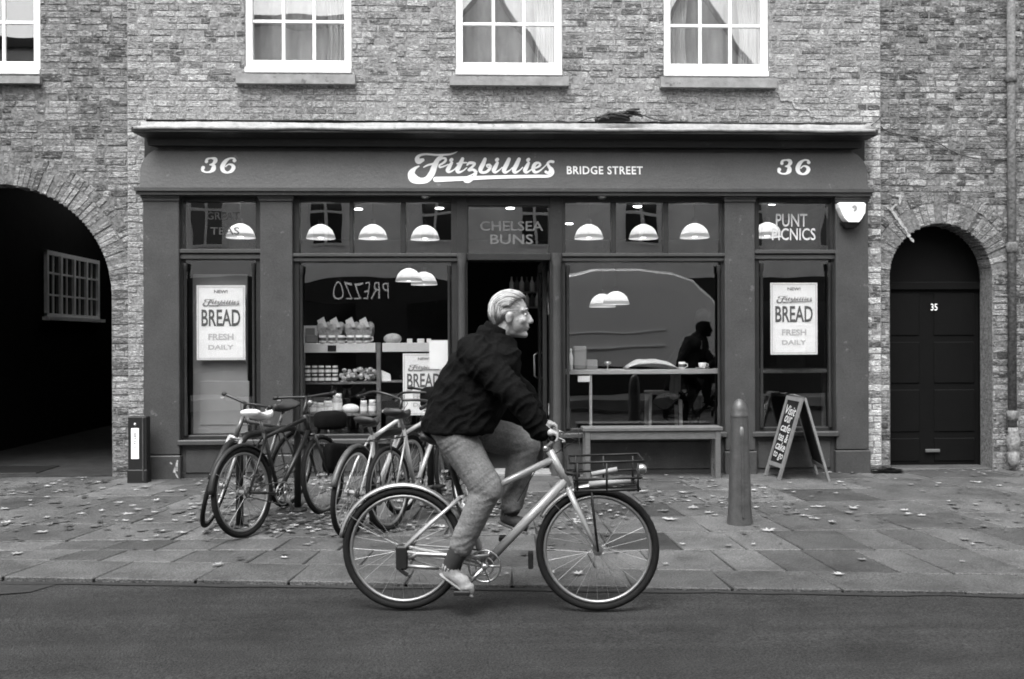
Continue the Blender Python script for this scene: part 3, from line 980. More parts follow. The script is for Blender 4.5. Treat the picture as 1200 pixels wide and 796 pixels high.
xl, xr = dcx - dr + .002, dcx + dr - .002
dd.box(xl, xr, YD + .03, YD + .07, zb_, zt_)
door = dd.build('door', 'door_black', door_house)
zs = [zb_, FZ(510, YD, 1100), FZ(453, YD, 1100), FZ(397, YD, 1100), zt_]
for k in range(4):
    for c in range(2):
        xm = FX(1087, YD)
        a, b = (xl, xm - .03) if c == 0 else (xm + .03, xr)
        q = MB(); q.box(a + .05, b - .05, YD + .019, YD + .034, zs[k] + .035, zs[k + 1] - .035, .008); q.build('door_panel', 'door_black', door)
q = MB(); q.box(xl, xr, YD - .01, YD + .06, zt_, zt_ + .09, .01); q.build('transom_bar', 'door_black', door_house)
q = MB(); q.box(dcx - dr, dcx + dr, YD + .05, YD + .07, zt_ + .09, 3.6); q.build('fanlight_board', 'door_black', door_house)
nk = Ink(); nk.text('35', 0, 0, .075, .075, bold=.01)
nk.mesh((FX(1095, YD), YD + .006, FZ(360, YD, 1095)), (1, 0, 0), (0, 0, 1)).build('door_number', 'lettering', door)
lp = MB(); lp.box(FX(1084, YD), FX(1101, YD), YD - .004, YD + .01, FZ(530, YD, 1092), FZ(526.5, YD, 1092), .003)
lp.build('letter_plate', 'chrome', door)
st = MB(); st.box(dcx - dr, dcx + dr, YR - .0, YD + .07, -.05, zb_ - .006, .01); st.build('door_step', 'kerb', door_house)
# drain pipe at the end of that house
px_ = FX(1187, -.05)
pipe = thing('drain_pipe', 'weathered vertical drain pipe against the brick wall beyond the arched door', 'drain pipe', (px_, -.05, ZG))
t = MB(); t.tube([(px_, -.035, ZG + .46), (px_, -.035, ZTOP)], .043, 12); t.build('pipe', 'mortar_brown', pipe, True)
for z in (.62, 2.4, 4.2):
    t = MB(); t.lathe([(.044, z), (.058, z + .01), (.058, z + .10), (.044, z + .11)], (px_, -.035, 0), 14); t.build('pipe_collar', 'mortar_brown', pipe, True)
t = MB(); t.lathe([(.04, ZG + .05), (.055, ZG + .10), (.06, ZG + .2), (.048, ZG + .215), (.064, ZG + .23), (.07, ZG + .34), (.05, ZG + .40), (.056, ZG + .42), (.045, ZG + .46)], (px_, -.05, 0), 16)
t.build('pipe_foot', 'mortar_pale', pipe, True)

# upstairs rooms: dark boxes behind the sash windows
for k, (a, b) in enumerate(((-10.4, XS0 - .2), (XS0 - .1, XS1 - .1))):
    m_ = MB(); y = .62 if k else .66
    Yb = 4.5
    m_.box(a, b, y - .32, Yb, 4.08, 4.14); m_.box(a, b, y - .32, Yb, 6.5, 6.56); m_.box(a, b, Yb, Yb + .05, 4.08, 6.56)
    m_.box(a - .05, a, y - .32, Yb, 4.08, 6.56); m_.box(b, b + .05, y - .32, Yb, 4.08, 6.56)
    tag(m_.build('upstairs_room_wall', 'interior_floor'), kind='structure')
# ================================================================== SHOPFRONT
shop = thing('shopfront', 'dark painted café shopfront with big panes, four pilasters and script name board', 'shopfront', (0, -.05, ZG))
YP, YFm, YG = -.085, -.02, .035
def moulding(mb, prof, xl, xr, ret=True, k=1.0):
    """profile (y, z) pushed along x, returned at both ends"""
    y_in = max(p[0] for p in prof)
    vs = []
    for x, s in ((xl, -1), (xr, 1)):
        for y, z in prof: vs.append((x + s * (y_in - y) * k if ret else x, y, z))
    n = len(prof); fs = []
    for i in range(n):
        j = (i + 1) % n
        fs.append((i, j, n + j, n + i))
    fs.append(tuple(reversed(range(n)))); fs.append(tuple(range(n, 2 * n)))
    return mb.add(vs, fs)
# cornice
zA = FZ(150.5, -.36); zB = FZ(156, -.36); zC = FZ(163, -.2); zD = FZ(171.5, -.2)
cn = MB()
moulding(cn, [(-.36, zB), (-.36, zA), (.02, zA + .05), (.02, zD), (-.10, zD), (-.175, zD), (-.19, zC + .01), (-.205, zC + .03), (-.23, zB - .035), (-.28, zB - .022), (-.33, zB - .012)][::-1], FX(193), FX(991), k=.55)
cornice = cn.build('cornice', 'paint_dark', shop)
fl = MB()      # lead flashing, dressed over the cornice and up the wall, a little wavy
n = 70; vs = []; fs = []
xl, xr = FX(157, -.37), FX(1027, -.37)
for i in range(n + 1):
    t = i / n; x = xl + (xr - xl) * t
    w = mnoise.noise((x * 1.7, 3, 0)) * .012 + mnoise.noise((x * 7, 9, 0)) * .005
    h = mnoise.noise((x * .8, 7, 0)) * .02 + mnoise.noise((x * 6, 1, 0)) * .008
    xi = FX(166) + (FX(1020) - FX(166)) * t
    vs += [(x, -.372 + w * .4, zA - .028 + w), (x, -.374 + w * .5, zA + .006 + w * .6), (xi, -.05, zA + .075 + h * .5), (xi, -.012, zA + .09 + h * .5), (xi, -.008, zA + .128 + h)]
for i in range(n):
    for j in range(4): fs.append((i * 5 + j, i * 5 + 5 + j, i * 5 + 6 + j, i * 5 + 1 + j))
fl.add(vs, fs)
fo = fl.build('lead_flashing', 'lead', shop, True)
sf = fo.modifiers.new('thickness', 'SOLIDIFY'); sf.thickness = .004; sf.offset = -1
# fascia board leaning forward, with curved ends
zf0, zf1 = FZ(221.5, -.15), FZ(172, -.06)
Yf0, Yf1 = -.15, -.075
def fy(z): return Yf0 + (Yf1 - Yf0) * (z - zf0) / (zf1 - zf0)
poly = []
endc = [(0, 0), (.25, .0), (.42, -.004), (.55, .006), (.68, .03), (.80, .075), (.90, .14), (1.0, .22)]
for t, d in endc: poly.append((FX(1016, -.1) - d, zf0 + (zf1 - zf0) * t))
for t, d in reversed(endc): poly.append((FX(166, -.1) + d, zf0 + (zf1 - zf0) * t))
fb = MB(); n = len(poly)
vs = [(x, fy(z), z) for x, z in poly] + [(x, .0, z) for x, z in poly]
fs = [tuple(range(n)), tuple(reversed(range(n, 2 * n)))] + [((i + 1) % n, i, i + n, (i + 1) % n + n) for i in range(n)]
fb.add(vs, fs)
fascia = fb.build('name_board', 'paint', shop)
Vv = Vector((0, Yf1 - Yf0, zf1 - zf0)).normalized()
def on_board(px, py):
    z = FZ(py, -.115); x = FX(px, fy(z)); return Vector((x, fy(z), z))
u1 = (FX(650, -.12) - FX(478, -.12)) / (1130 - 46)
o0 = on_board(478, 170 + 290 / 6.316)
LOGO.mesh(o0 + Vv * 0, (1, 0, 0), Vv, 1, 1)
lm = Ink(); lm.v = [((x - 46) * u1, (y + 290) * u1, z) for x, y, z in LOGO.v]; lm.f = LOGO.f
lm.mesh(on_board(478, 215.5), (1, 0, 0), Vv).build('shop_name', 'lettering', fascia)
k = Ink(); k.text('BRIDGE STREET', 0, 0, .088, FX(754, -.12) - FX(665, -.12), bold=.018, space=1.1)
k.mesh(on_board(709.5, 199.5), (1, 0, 0), Vv).build('street_name', 'lettering', fascia)
def fat36():
    k = Ink(); B = lambda *p: k.brush([(x, -y, w) for x, y, w in p])
    # measured from the picture; a fat italic 3 and 6
    B((665, 435, 30), (672, 412, 22), (705, 403, 14), (738, 410, 34), (742, 432, 36), (722, 455, 20), (696, 463, 10))
    B((696, 463, 10), (728, 470, 30), (728, 505, 42), (700, 530, 20), (660, 532, 14), (634, 515, 24), (638, 492, 34))
    B((912, 424, 34), (905, 406, 18), (872, 404, 16), (832, 432, 34), (808, 480, 40), (816, 518, 34), (852, 536, 18), (888, 522, 30), (906, 490, 36), (892, 466, 24), (862, 460, 12), (836, 480, 12))
    return k
for cx in (257, 931):
    g = fat36(); s_ = (FX(278, -.12) - FX(235, -.12)) / (935 - 612)
    h = Ink(); h.v = [((x - 774) * s_, (y + 470) * s_, z) for x, y, z in g.v]; h.f = g.f
    h.mesh(on_board(cx, 195), (1, 0, 0), Vv).build('house_number', 'lettering', fascia)
bd = MB()
moulding(bd, [(-.175, FZ(224.5, -.17)), (-.175, zf0 + .004), (.0, zf0 + .004), (.0, FZ(229, -.15)), (-.15, FZ(229, -.15)), (-.15, FZ(225.5, -.15))][::-1], FX(166) + .04, FX(1016) - .04, k=.3)
bd.build('bead_moulding', 'paint', shop)
hd = MB(); hd.box(FX(170), FX(1014), .0, .22, FZ(236, 0), zA); hd.build('head_beam', 'paint_dark', shop)  # dark coat stands in for the shade under the name board
# soffit lights under the name board
for px in (499, 706):
    q = MB(); x = FX(px, -.08); q.lathe([(.03, 0), (.05, .012), (.05, .03)], (x, -.07, FZ(229, -.1) - .032), 12); q.build('soffit_light', 'chrome', shop, True)

zb0 = ZG - .03
for a, b, cap0 in ((168, 210, 165), (305, 343, 302), (850, 885, 847), (980, 1018, 978)):
    p = MB(); pxbox(p, a, b, 236, 530, YP, .2, .006); 
    p.box(FX(a, YP) - .012, FX(b, YP) + .012, YP - .018, .2, zb0, FZ(531, YP), .008)
    pil = p.build('pilaster', 'paint', shop)
    c = MB(); x0, x1 = FX(a, YP), FX(b, YP)
    c.box(x0 - .018, x1 + .018, YP - .03, .18, FZ(233, YP), FZ(228.5, YP), .004)
    c.box(x0 - .008, x1 + .008, YP - .016, .18, FZ(236.5, YP), FZ(233, YP), .004); c.build('capital', 'paint', pil)
for st_ in ([(207.5, 540, .02), (206.5, 546, .03), (207, 552, .012)], [(205.5, 548, .03), (203.5, 553, .03)], [(205, 554, .014), (207, 558, .02), (208, 560, .01)], [(199.5, 542.5, .022), (200.5, 543.5, .02)]):
    k = Ink(); k.brush([(FX(x, YP - .018), FZ(y, YP - .018, x), w * .8) for x, y, w in st_], 3)
    k.mesh((0, YP - .0185, 0), (1, 0, 0), (0, 0, 1)).build('scuff_mark', 'mortar_white', shop)
# slender columns each side of the door
for a, b in ((535, 548), (645, 660)):
    x = (FX(a, -.05) + FX(b, -.05)) / 2; r = (FX(b, -.05) - FX(a, -.05)) / 2
    p = MB(); p.box(x - r, x + r, -.03, .16, zb0, FZ(230, -.03), .004); pil = p.build('door_post', 'paint_dark', shop)
    t = MB(); zt_ = FZ(297, -.05); t.lathe([(r * 1.0, ZG - .02), (r * 1.0, ZG + .22), (r * .78, ZG + .25), (r * .70, ZG + .3), (r * .70, zt_ - .14), (r * .78, zt_ - .12), (r * .74, zt_ - .1), (r * .95, zt_ - .03), (r * .95, zt_)], (x, -.05, 0), 16)
    smooth_by_angle(t.build('column', 'paint', pil), 35)

def bay(x0, x1, mull, ytr, yb, tr_top=237, pane_in=7, riser=True, ystile=6):
    """window frame of one bay; panes are its own children. Measured outlines in picture units."""
    f = MB()
    pxbox(f, x0, x0 + ystile, 230, yb, YFm, .10, .006); pxbox(f, x1 - ystile, x1, 230, yb, YFm, .10, .006)
    pxbox(f, x0 + ystile, x1 - ystile, 229.5, tr_top, YFm + .006, .095, .004)
    for m in mull: pxbox(f, m[0], m[1], tr_top, ytr[0], YFm + .004, .09, .006)
    pxbox(f, x0 + ystile, x1 - ystile, yb - 5, yb, YFm + .004, .092, .006)
    w = f.build('window_frame', 'paint_dark', shop)
    t = MB()      # moulded transom bar
    X0, X1 = FX(x0 - 2, YFm), FX(x1 + 2, YFm)
    za, zb = FZ(ytr[0], YFm - .03), FZ(ytr[1], YFm - .03)
    t.box(X0, X1, YFm - .05, .096, za - (za - zb) * .42, za, .006); t.box(X0 + .01, X1 - .01, YFm - .028, .094, zb, za - (za - zb) * .5, .006)
    t.build('transom_bar', 'paint', w)
    edges = [x0 + ystile] + [e for m in mull for e in m] + [x1 - ystile]
    for i in range(0, len(edges), 2):
        g = MB(); g.box(FX(edges[i], YG) - .006, FX(edges[i + 1], YG) + .006, YG, YG + .006, FZ(ytr[0], YG) - .006, FZ(tr_top, YG) + .006); g.build('pane', 'shop_glass', w)
    g = MB(); g.box(FX(x0 + ystile, YG) - .006, FX(x1 - ystile, YG) + .006, YG, YG + .006, FZ(yb - 5, YG) - .006, FZ(ytr[1], YG) + .006)
    big = g.build('pane', 'shop_glass', w)
    for a, b in ((x0 + ystile, x0 + ystile + 5), (x1 - ystile - 5, x1 - ystile)):     # half columns at the jambs
        x = (FX(a, YFm) + FX(b, YFm)) / 2; r = (FX(b, YFm) - FX(a, YFm)) / 2
        t = MB(); z1 = FZ(ytr[1] + 6, YFm); z0 = FZ(yb - 5, YFm)
        t.lathe([(r, z0), (r, z0 + .2), (r * .7, z0 + .23), (r * .7, z1 - .08), (r, z1 - .06), (r * 1.1, z1 + .01)], (x, YFm - .002, 0), 10)
        smooth_by_angle(t.build('jamb_column', 'paint_dark', w), 35)
    if riser:
        s = MB(); X0, X1 = FX(x0 - 1, -.1), FX(x1 + 1, -.1)
        s.box(X0 - .01, X1 + .01, -.105, .09, FZ(yb + 6.5, -.1), FZ(yb + .5, -.1), .008); s.build('window_sill', 'paint', w)
        s = MB(); s.box(X0, X1, -.03, .09, zb0, FZ(yb + 7, -.03)); rr = s.build('stall_riser', 'paint_lower', shop)
        s = MB(); s.box(X0 + .06, X1 - .06, -.045, -.03, ZG + .05, FZ(yb + 11, -.04), .008); s.build('riser_panel', 'paint_lower', rr)
    return w
bayA = bay(209, 306, [], (292, 303.5), 513, ystile=6)
bayB = bay(343, 537, [(410, 414.5), (470, 476)], (297, 306.5), 513, ystile=8)
bayD = bay(658, 850, [(717, 722.5), (778, 784)], (297, 306.5), 508, ystile=5)
bayE = bay(884, 981, [], (293, 304), 508, ystile=6)
# doorway
f = MB()
pxbox(f, 547, 549.5, 236, 300, YFm, .1); pxbox(f, 643.5, 646, 236, 300, YFm, .1); pxbox(f, 549.5, 643.5, 229.5, 241, YFm, .1)
pxbox(f, 547, 646, 297, 305, YFm - .02, .1, .005)
dframe = f.build('door_frame', 'paint_dark', shop)
g = MB(); g.box(FX(549, YG), FX(644, YG), YG, YG + .006, FZ(298, YG), FZ(240, YG)); fan = g.build('pane', 'shop_glass', dframe)
YDo = .30      # the door stands open: its leaf is folded back inside, along the hinge post
xh = FX(641, YDo)
d = MB(); y0, y1 = YDo, YDo + .86; zt_ = FZ(305, YDo)
d.box(xh - .045, xh, y0, y0 + .09, ZG + .02, zt_, .004); d.box(xh - .045, xh, y1 - .09, y1, ZG + .02, zt_, .004)
d.box(xh - .043, xh - .002, y0 + .09, y1 - .09, zt_ - .1, zt_); d.box(xh - .043, xh - .002, y0 + .09, y1 - .09, ZG + .02, ZG + .3)
sdoor = d.build('door', 'paint_dark', shop)
g = MB(); g.box(xh - .026, xh - .02, y0 + .085, y1 - .085, ZG + .29, zt_ - .09); g.build('pane', 'shop_glass', sdoor)
for py in (325, 362, 480):
    h = MB(); h.box(FX(643.5, YDo) - .012, FX(643.5, YDo) + .008, YDo - .012, YDo + .004, FZ(py + 7, YDo), FZ(py - 7, YDo), .003); h.build('hinge', 'lead', sdoor)
h = MB(); h.tube([(xh - .045, y1 - .05, 1.05), (xh - .09, y1 - .05, 1.08), (xh - .09, y1 - .05, 1.32), (xh - .045, y1 - .05, 1.35)], .011, 8); h.build('handle', 'chrome', sdoor, True)
# door reveals
r_ = MB(); r_.box(FX(546, .1), FX(548, .1), .1, .36, zb0, FZ(236, .1)); r_.box(FX(645, .1), FX(647, .1), .1, .36, zb0, FZ(236, .1)); r_.box(FX(546, .1), FX(647, .1), .105, .36, FZ(305, .1), FZ(300, .1))
r_.build('door_reveal', 'paint_dark', shop)
tr = MB(); tr.box(FX(547), FX(646), -.06, .36, ZG - .03, ZG + .022, .006); tr.build('threshold', 'stone', shop)
# words on the glass (flat print)
def words(parent, lines, Y, m='sign_lettering_glass', flip=False, bold=.0):
    for body, px, py, hpx, wpx in lines:
        k = Ink(); s_ = (FX(px + 50, Y) - FX(px - 50, Y)) / 100
        k.text(body, 0, 0, hpx * s_, wpx * s_, bold=bold, flip=flip)
        k.mesh((FX(px, Y), Y - .001, FZ(py, Y)), (1, 0, 0), (0, 0, 1)).build('window_lettering', m, parent)
words(bayE, [('PUNT', 928, 258, 15, 37), ('PICNICS', 930.5, 274.5, 14, 51)], YG - .002, bold=.012)
words(dframe, [('CHELSEA', 600, 265, 11.5, 74), ('BUNS', 600, 280.5, 11.5, 50)], YG - .002, 'sign_lettering_faint', bold=.012)
words(bayA, [('GREAT', 262, 253.5, 9, 38), ('TEAS', 264, 271, 9, 34)], YG - .002, 'iron_grey', bold=.01)

# ================================================================== INTERIOR of the shop
XI0, XI1, YI1 = FX(180), FX(1008), 5.2
ZC = 3.06; ZFL = ZG + .02
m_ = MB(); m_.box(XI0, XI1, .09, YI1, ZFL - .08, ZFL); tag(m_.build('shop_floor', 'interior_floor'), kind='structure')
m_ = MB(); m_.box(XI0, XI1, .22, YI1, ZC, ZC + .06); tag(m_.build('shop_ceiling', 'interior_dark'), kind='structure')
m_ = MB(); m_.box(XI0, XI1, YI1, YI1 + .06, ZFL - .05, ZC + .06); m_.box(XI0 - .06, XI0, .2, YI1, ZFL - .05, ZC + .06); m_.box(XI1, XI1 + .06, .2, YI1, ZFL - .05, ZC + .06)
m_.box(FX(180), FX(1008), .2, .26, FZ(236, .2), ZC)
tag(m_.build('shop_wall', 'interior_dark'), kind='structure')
def pendant(px, py, Y, label, wpx=33):
    c = at(px, py + 8, Y); r = (FX(px + wpx / 2, Y) - FX(px - wpx / 2, Y)) / 2
    t = thing('pendant_lamp', label, 'lamp', (c.x, c.y, c.z), 'domed pendant lamps hanging in the café')
    prof = [(r * .975, r * .26), (r * .96, r * .3), (r * .84, r * .58), (r * .62, r * .82), (r * .34, r * .97), (.03, r * 1.02)]
    q = MB(); q.lathe(prof, tuple(c), 24, cap=False); q.build('shade', 'lamp_shade', t, True)
    q = MB(); q.lathe([(r * 1.02, 0), (r * 1.05, .006), (r * 1.01, .02), (r * .985, r * .24), (r * .96, r * .27)], tuple(c), 24, cap=False); q.build('shade_rim', 'lamp_rim', t, True)
    q = MB(); q.ell((c.x, c.y, c.z + r * .34), .05, 12, 8); q.build('bulb', 'lamp_bulb', t, True)
    q = MB(); q.lathe([(.03, r * 1.0), (.028, r * 1.0 + .06), (.006, r + .07)], tuple(c), 12); q.tube([(c.x, c.y, c.z + r + .06), (c.x, c.y, ZC)], .004, 6); q.build('flex', 'plastic_black', t, True)
lamps = [(282, 271, .9, 'lit dome pendant lamp in the narrow bay nearest the carriage arch'),
         (376, 272, .9, 'lit dome pendant lamp behind the first of three panes above the bread shelves'),
         (437, 272, .9, 'lit dome pendant lamp behind the middle pane above the bread shelves'),
         (498, 273, .9, 'lit dome pendant lamp above the bread shelves, nearest the doorway'),
         (690, 272, .9, 'lit dome pendant lamp right of the doorway, above the window counter'),
         (754, 272, .9, 'lit dome pendant lamp behind the middle pane above the window counter'),
         (814, 271, .9, 'lit dome pendant lamp above the man at the counter'),
         (899, 270, .9, 'lit dome pendant lamp partly behind the words PUNT PICNICS')]
for a in lamps: pendant(*a)
for px, py, Y, lab in ((479, 322, 2.2, 'lower lit pendant in the cluster behind the bread shelves, nearest the wall of the bay'), (497, 326, 2.7, 'lower lit pendant in the cluster behind the bread shelves, nearest the doorway'),
                       (706, 352, 2.4, 'lower lit pendant deep in the café, first of the overlapping pair'), (722, 349, 2.0, 'lower lit pendant deep in the café, front one of the overlapping pair')):
    pendant(px, py, Y, lab, 30)
for i, (px, py) in enumerate(((288, 237), (515, 245), (598, 245), (667, 263), (747, 243), (905, 240), (420, 246))):
    d = ray(px, py); t = (ZC - .012 - CAM.z) / d.z; p = CAM + d * t
    if p.y > YI1 - .2: p = at(px, py, YI1 - .3); 
    q = MB(); q.lathe([(.035, 0), (.05, .006), (.05, .012)], (p.x, p.y, ZC - .0125), 12)
    tag(q.build('downlight', 'downlight', loc=(p.x, p.y, ZC)), 'small bright ceiling downlight seen ' + ('above the lamp next to the arch bay', 'beside the lamp nearest the doorway', 'over the words CHELSEA BUNS', 'left of the lamp right of the doorway', 'above the middle pane over the window counter', 'above the words PUNT PICNICS', 'between the first two panes over the bread shelves')[i], 'light', 'downlights in the café ceiling')

def poster(px0, px1, py0, py1, Y, label, tilt=0.0):
    """white paper notice: flat print on a thin card"""
    x0, x1, z0, z1 = FX(px0, Y), FX(px1, Y), FZ(py1, Y, 600), FZ(py0, Y, 600)
    t = thing('poster', label, 'poster', ((x0 + x1) / 2, Y, z0), 'bread posters in the café windows')
    b = MB(); b.box(x0, x1, Y, Y + .006, z0, z1); card = b.build('card', 'paper', t)
    w, h = x1 - x0, z1 - z0
    def put(name, m, fn):
        k = Ink(); fn(k); k.mesh((x0, Y - .001, z0), (1, 0, 0), (0, 0, 1)).build(name, m, card)
    def bord(k):
        e = .035 * w
        for d in (.03 * w,):
            k.rect(d, w - d, d, d + .006); k.rect(d, w - d, h - d - .006, h - d); k.rect(d, d + .006, d + .006, h - d - .006); k.rect(w - d - .006, w - d, d + .006, h - d - .006)
    put('border', 'paper_print_faint', bord)
    put('heading', 'paper_print_mid', lambda k: k.text('NEW!', w / 2, h * .915, h * .045, w * .28, bold=.03))
    def lg(k):
        s_ = w * .76 / 1084
        for x, y, z in LOGO.v: k.v.append((w * .12 + (x - 46) * s_, h * .715 + (y + 290) * s_ * .95, z))
        k.f = list(LOGO.f)
    put('shop_name', 'paper_print_mid', lg)
    put('word', 'paper_print', lambda k: k.text('BREAD', w / 2, h * .565, h * .225, w * .80, bold=.02))
    put('word', 'paper_print_faint', lambda k: k.text('FRESH', w / 2, h * .31, h * .085, w * .52, bold=.03))
    put('word', 'paper_print_faint', lambda k: k.text('DAILY', w / 2, h * .17, h * .065, w * .52, bold=.03))
    return t
poster(230.5, 287.5, 334, 420.5, .075, 'white BREAD poster in front of a grey board, beside the carriage arch')
poster(903, 958, 332, 417, .075, 'white BREAD poster in the bay with PUNT PICNICS, above the folding sign')
poster(472, 521, 414, 486, .30, 'white BREAD poster beside the bread shelves, partly hidden by the cyclist')
b = MB(); b.box(FX(226, .16), FX(290, .16), .16, .19, FZ(506, .16), FZ(321, .16), .004); b.box(FX(234, .16), FX(292, .16), .152, .16, FZ(496, .15), FZ(445, .15), .004)
tag(b.build('display_board', 'board_grey', loc=(FX(258, .16), .16, FZ(506, .16))), 'tall plain grey board standing behind the BREAD poster by the arch', 'board')
c = MB(); c.box(FX(503, .06), FX(527, .06), .06, .064, FZ(432, .06), FZ(398.5, .06))
nb = c.build('notice', 'paper', loc=(FX(515, .06), .06, FZ(432, .06))); tag(nb, 'small blank white notice on the glass beside the doorway', 'notice')

# bread shelves in the second bay
YS = .42
sh = thing('shelf_unit', 'shelf unit with thick white top board in the bread window', 'shelf', (FX(400, YS), YS, ZFL))
def board(px0, px1, py0, py1, m, parent, name, Yf=YS, dep=.4):
    q = MB(); q.box(FX(px0, Yf), FX(px1, Yf), Yf, Yf + dep, FZ(py1, Yf), FZ(py0, Yf), .004); return q.build(name, m, parent)
top = board(356, 440, 401.5, 412.5, 'white_paint', sh, 'top_board')
board(358, 441, 447, 449.5, 'wood_frame', sh, 'shelf'); board(358, 441, 484, 486.5, 'wood_frame', sh, 'shelf'); board(358, 441, 512, 514.5, 'wood_frame', sh, 'shelf')
board(441, 446, 401, 540, 'wood_frame', sh, 'upright', dep=.04); board(354, 357, 412, 540, 'wood_frame', sh, 'upright', dep=.04)
k = MB(); k.box(FX(384, YS), FX(394, YS), YS - .006, YS, FZ(411, YS), FZ(404, YS)); k.build('price_tag', 'plastic_black', top)
sh2 = thing('shelf_unit', 'second shelf unit with white top board, behind the cyclist’s back', 'shelf', (FX(480, YS), YS, ZFL))
board(448, 512, 401.5, 412, 'white_paint', sh2, 'top_board'); board(447, 515, 480, 483, 'wood_pale', sh2, 'shelf'); board(447, 515, 446, 448, 'wood_frame', sh2, 'shelf'); board(513, 517, 401, 540, 'wood_frame', sh2, 'upright', dep=.04)
zT = FZ(401.5, YS)
def shelf_z(py): return FZ(py, YS)
fr = thing('picture_frame', 'small white picture frame leaning on the top shelf', 'frame', (FX(364, .5), .5, zT))
q = MB(); q.box(FX(356, .5), FX(372, .5), .5, .515, zT, FZ(381, .5)); q.build('border', 'paper', fr)
q = MB(); q.box(FX(358, .5), FX(369, .5), .494, .5, zT + .05, FZ(384, .5)); q.build('picture', 'board_grey', fr)
q = MB(); q.box(FX(358, .46), FX(371, .46), .455, .50, zT, FZ(392, .46), .01); tag(q.build('carton', 'board_grey', loc=(FX(365), .46, zT)), 'small grey carton in front of the picture frame', 'carton')
rg = random.Random(8)
for i, (a, b, lab) in enumerate(((373, 402, 'pale wicker basket full of wrapped loaves, beside the picture frame'), (405, 437, 'pale wicker basket full of wrapped loaves, near the shelf post'))):
    x0, x1 = FX(a, .5), FX(b, .5); z1 = FZ(386, .5)
    t = thing('bread_basket', lab, 'basket', ((x0 + x1) / 2, .55, zT), 'baskets of bread on the top shelf')
    q = MB(); q.hull8([(x0 + .03, .44, zT), (x1 - .03, .44, zT), (x1 - .03, .68, zT), (x0 + .03, .68, zT)], [(x0, .42, z1), (x1, .42, z1), (x1, .7, z1), (x0, .7, z1)]); q.build('basket', 'basket', t)
    for j in range(4):
        xx = x0 + (x1 - x0) * (j + .5) / 4
        q = MB(); q.ell((xx, .5 + .06 * (j % 2), z1 + .03), (.05, .07, .06), 10, 6); q.build('loaf', 'grey_fabric', t, True)
    for j in range(2):
        xx = x0 + (x1 - x0) * (j * .5 + .25); q = MB()
        q.hull8([(xx - .05, .46, z1 + .02), (xx + .04, .46, z1 + .03), (xx + .04, .47, z1 + .03), (xx - .05, .47, z1 + .02)], [(xx - .07, .45, z1 + .10), (xx + .0, .45, z1 + .14), (xx + .0, .456, z1 + .14), (xx - .07, .456, z1 + .10)]); q.build('paper_wrap', 'paper', t)
# mugs along the front of the top shelf
def mug(px, Y, z, m='ceramic', label='white mug in the row at the front of the bread shelf', h=.085, r=.04):
    x = FX(px, Y)
    t = thing('mug', label, 'mug', (x, Y, z), 'mugs on the café shelves')
    q = MB(); q.lathe([(r * .85, 0), (r, .012), (r, h), (r * .9, h), (r * .85, .02)], (x, Y, z), 16); q.build('cup', m, t, True)
    q = MB(); q.tube([(x + r * .95, Y, z + h * .8), (x + r * 1.6, Y, z + h * .72), (x + r * 1.65, Y, z + h * .4), (x + r * .95, Y, z + h * .25)], .007, 6); q.build('handle', m, t, True)
    q = MB(); q.lathe([(r * 1.01, h * .3), (r * 1.01, h * .72)], (x, Y, z), 16, cap=False); q.build('printed_band', 'paper_print', t, True)
ORD = ('first', 'second', 'third', 'fourth', 'fifth', 'sixth', 'seventh', 'eighth', 'ninth', 'tenth')
for i, px in enumerate((378, 389, 400, 411, 421, 430)): mug(px, .445, zT, label='white mug before the bread baskets, %s from the picture frame' % ORD[i])
# jars, two tiers on the middle shelf
def jar(px, Y, z, r, h, label, group, m='jar_glass', cap_m='ceramic'):
    x = FX(px, Y); t = thing('jar', label, 'jar', (x, Y, z), group)
    q = MB(); q.lathe([(r * .9, 0), (r, .008), (r, h * .72), (r * .8, h * .8)], (x, Y, z), 12); q.build('glass', m, t, True)
    q = MB(); q.lathe([(r * .84, h * .8), (r * .88, h * .82), (r * .88, h), (r * .8, h)], (x, Y, z), 12); q.build('lid', cap_m, t, True)
    q = MB(); q.lathe([(r * 1.01, h * .2), (r * 1.01, h * .55)], (x, Y, z), 12, cap=False); q.build('jar_label', 'paper', t, True)
zM = shelf_z(447)
for i in range(5):
    jar(360.5 + i * 8, .45, zM, .034, .088, 'small jam jar in the lower tier, %s from the pilaster end of the shelf' % ORD[i], 'jam jars, bottom tier', 'iron_grey')
    jar(360.5 + i * 8, .45, zM + .0885, .034, .088, 'small jam jar stacked in the upper tier, %s from the pilaster end' % ORD[i], 'jam jars, upper tier', 'iron_grey')
q = MB()
for i in range(46):
    x = FX(399 + rg.random() * 40, .46); q.ell((x, .44 + rg.random() * .2, zM + .03 + rg.random() * .11), (.028, .028, .02), 7, 5, Matrix.Rotation(rg.random() * 3, 4, 'X') @ Matrix.Rotation(rg.random() * 3, 4, 'Z'))
tag(q.build('sweets', 'jar_glass', loc=(FX(419), .46, zM)), 'heap of small pale wrapped sweets on the middle shelf', 'sweets', kind='stuff')
zL = shelf_z(484)
for i, (px, r, h) in enumerate(((366, .05, .13), (375, .045, .12), (384, .05, .14), (395, .055, .22), (426, .04, .14), (436, .042, .15))):
    jar(px, .46, zL, r, h, ('tall storage jar on the bottom shelf, tallest of its row' if px == 395 else 'pale storage jar on the bottom shelf, %s from its pilaster end' % ORD[i]), 'storage jars, bottom shelf' if px != 395 else None, 'jar_glass')
q = MB(); q.ell((FX(410, .47), .5, zL + .05), (.1, .07, .055), 14, 8); tag(q.build('loaf', 'paper', loc=(FX(410), .5, zL), smooth=True), 'white wrapped loaf lying between the jars of the bottom shelf', 'loaf')
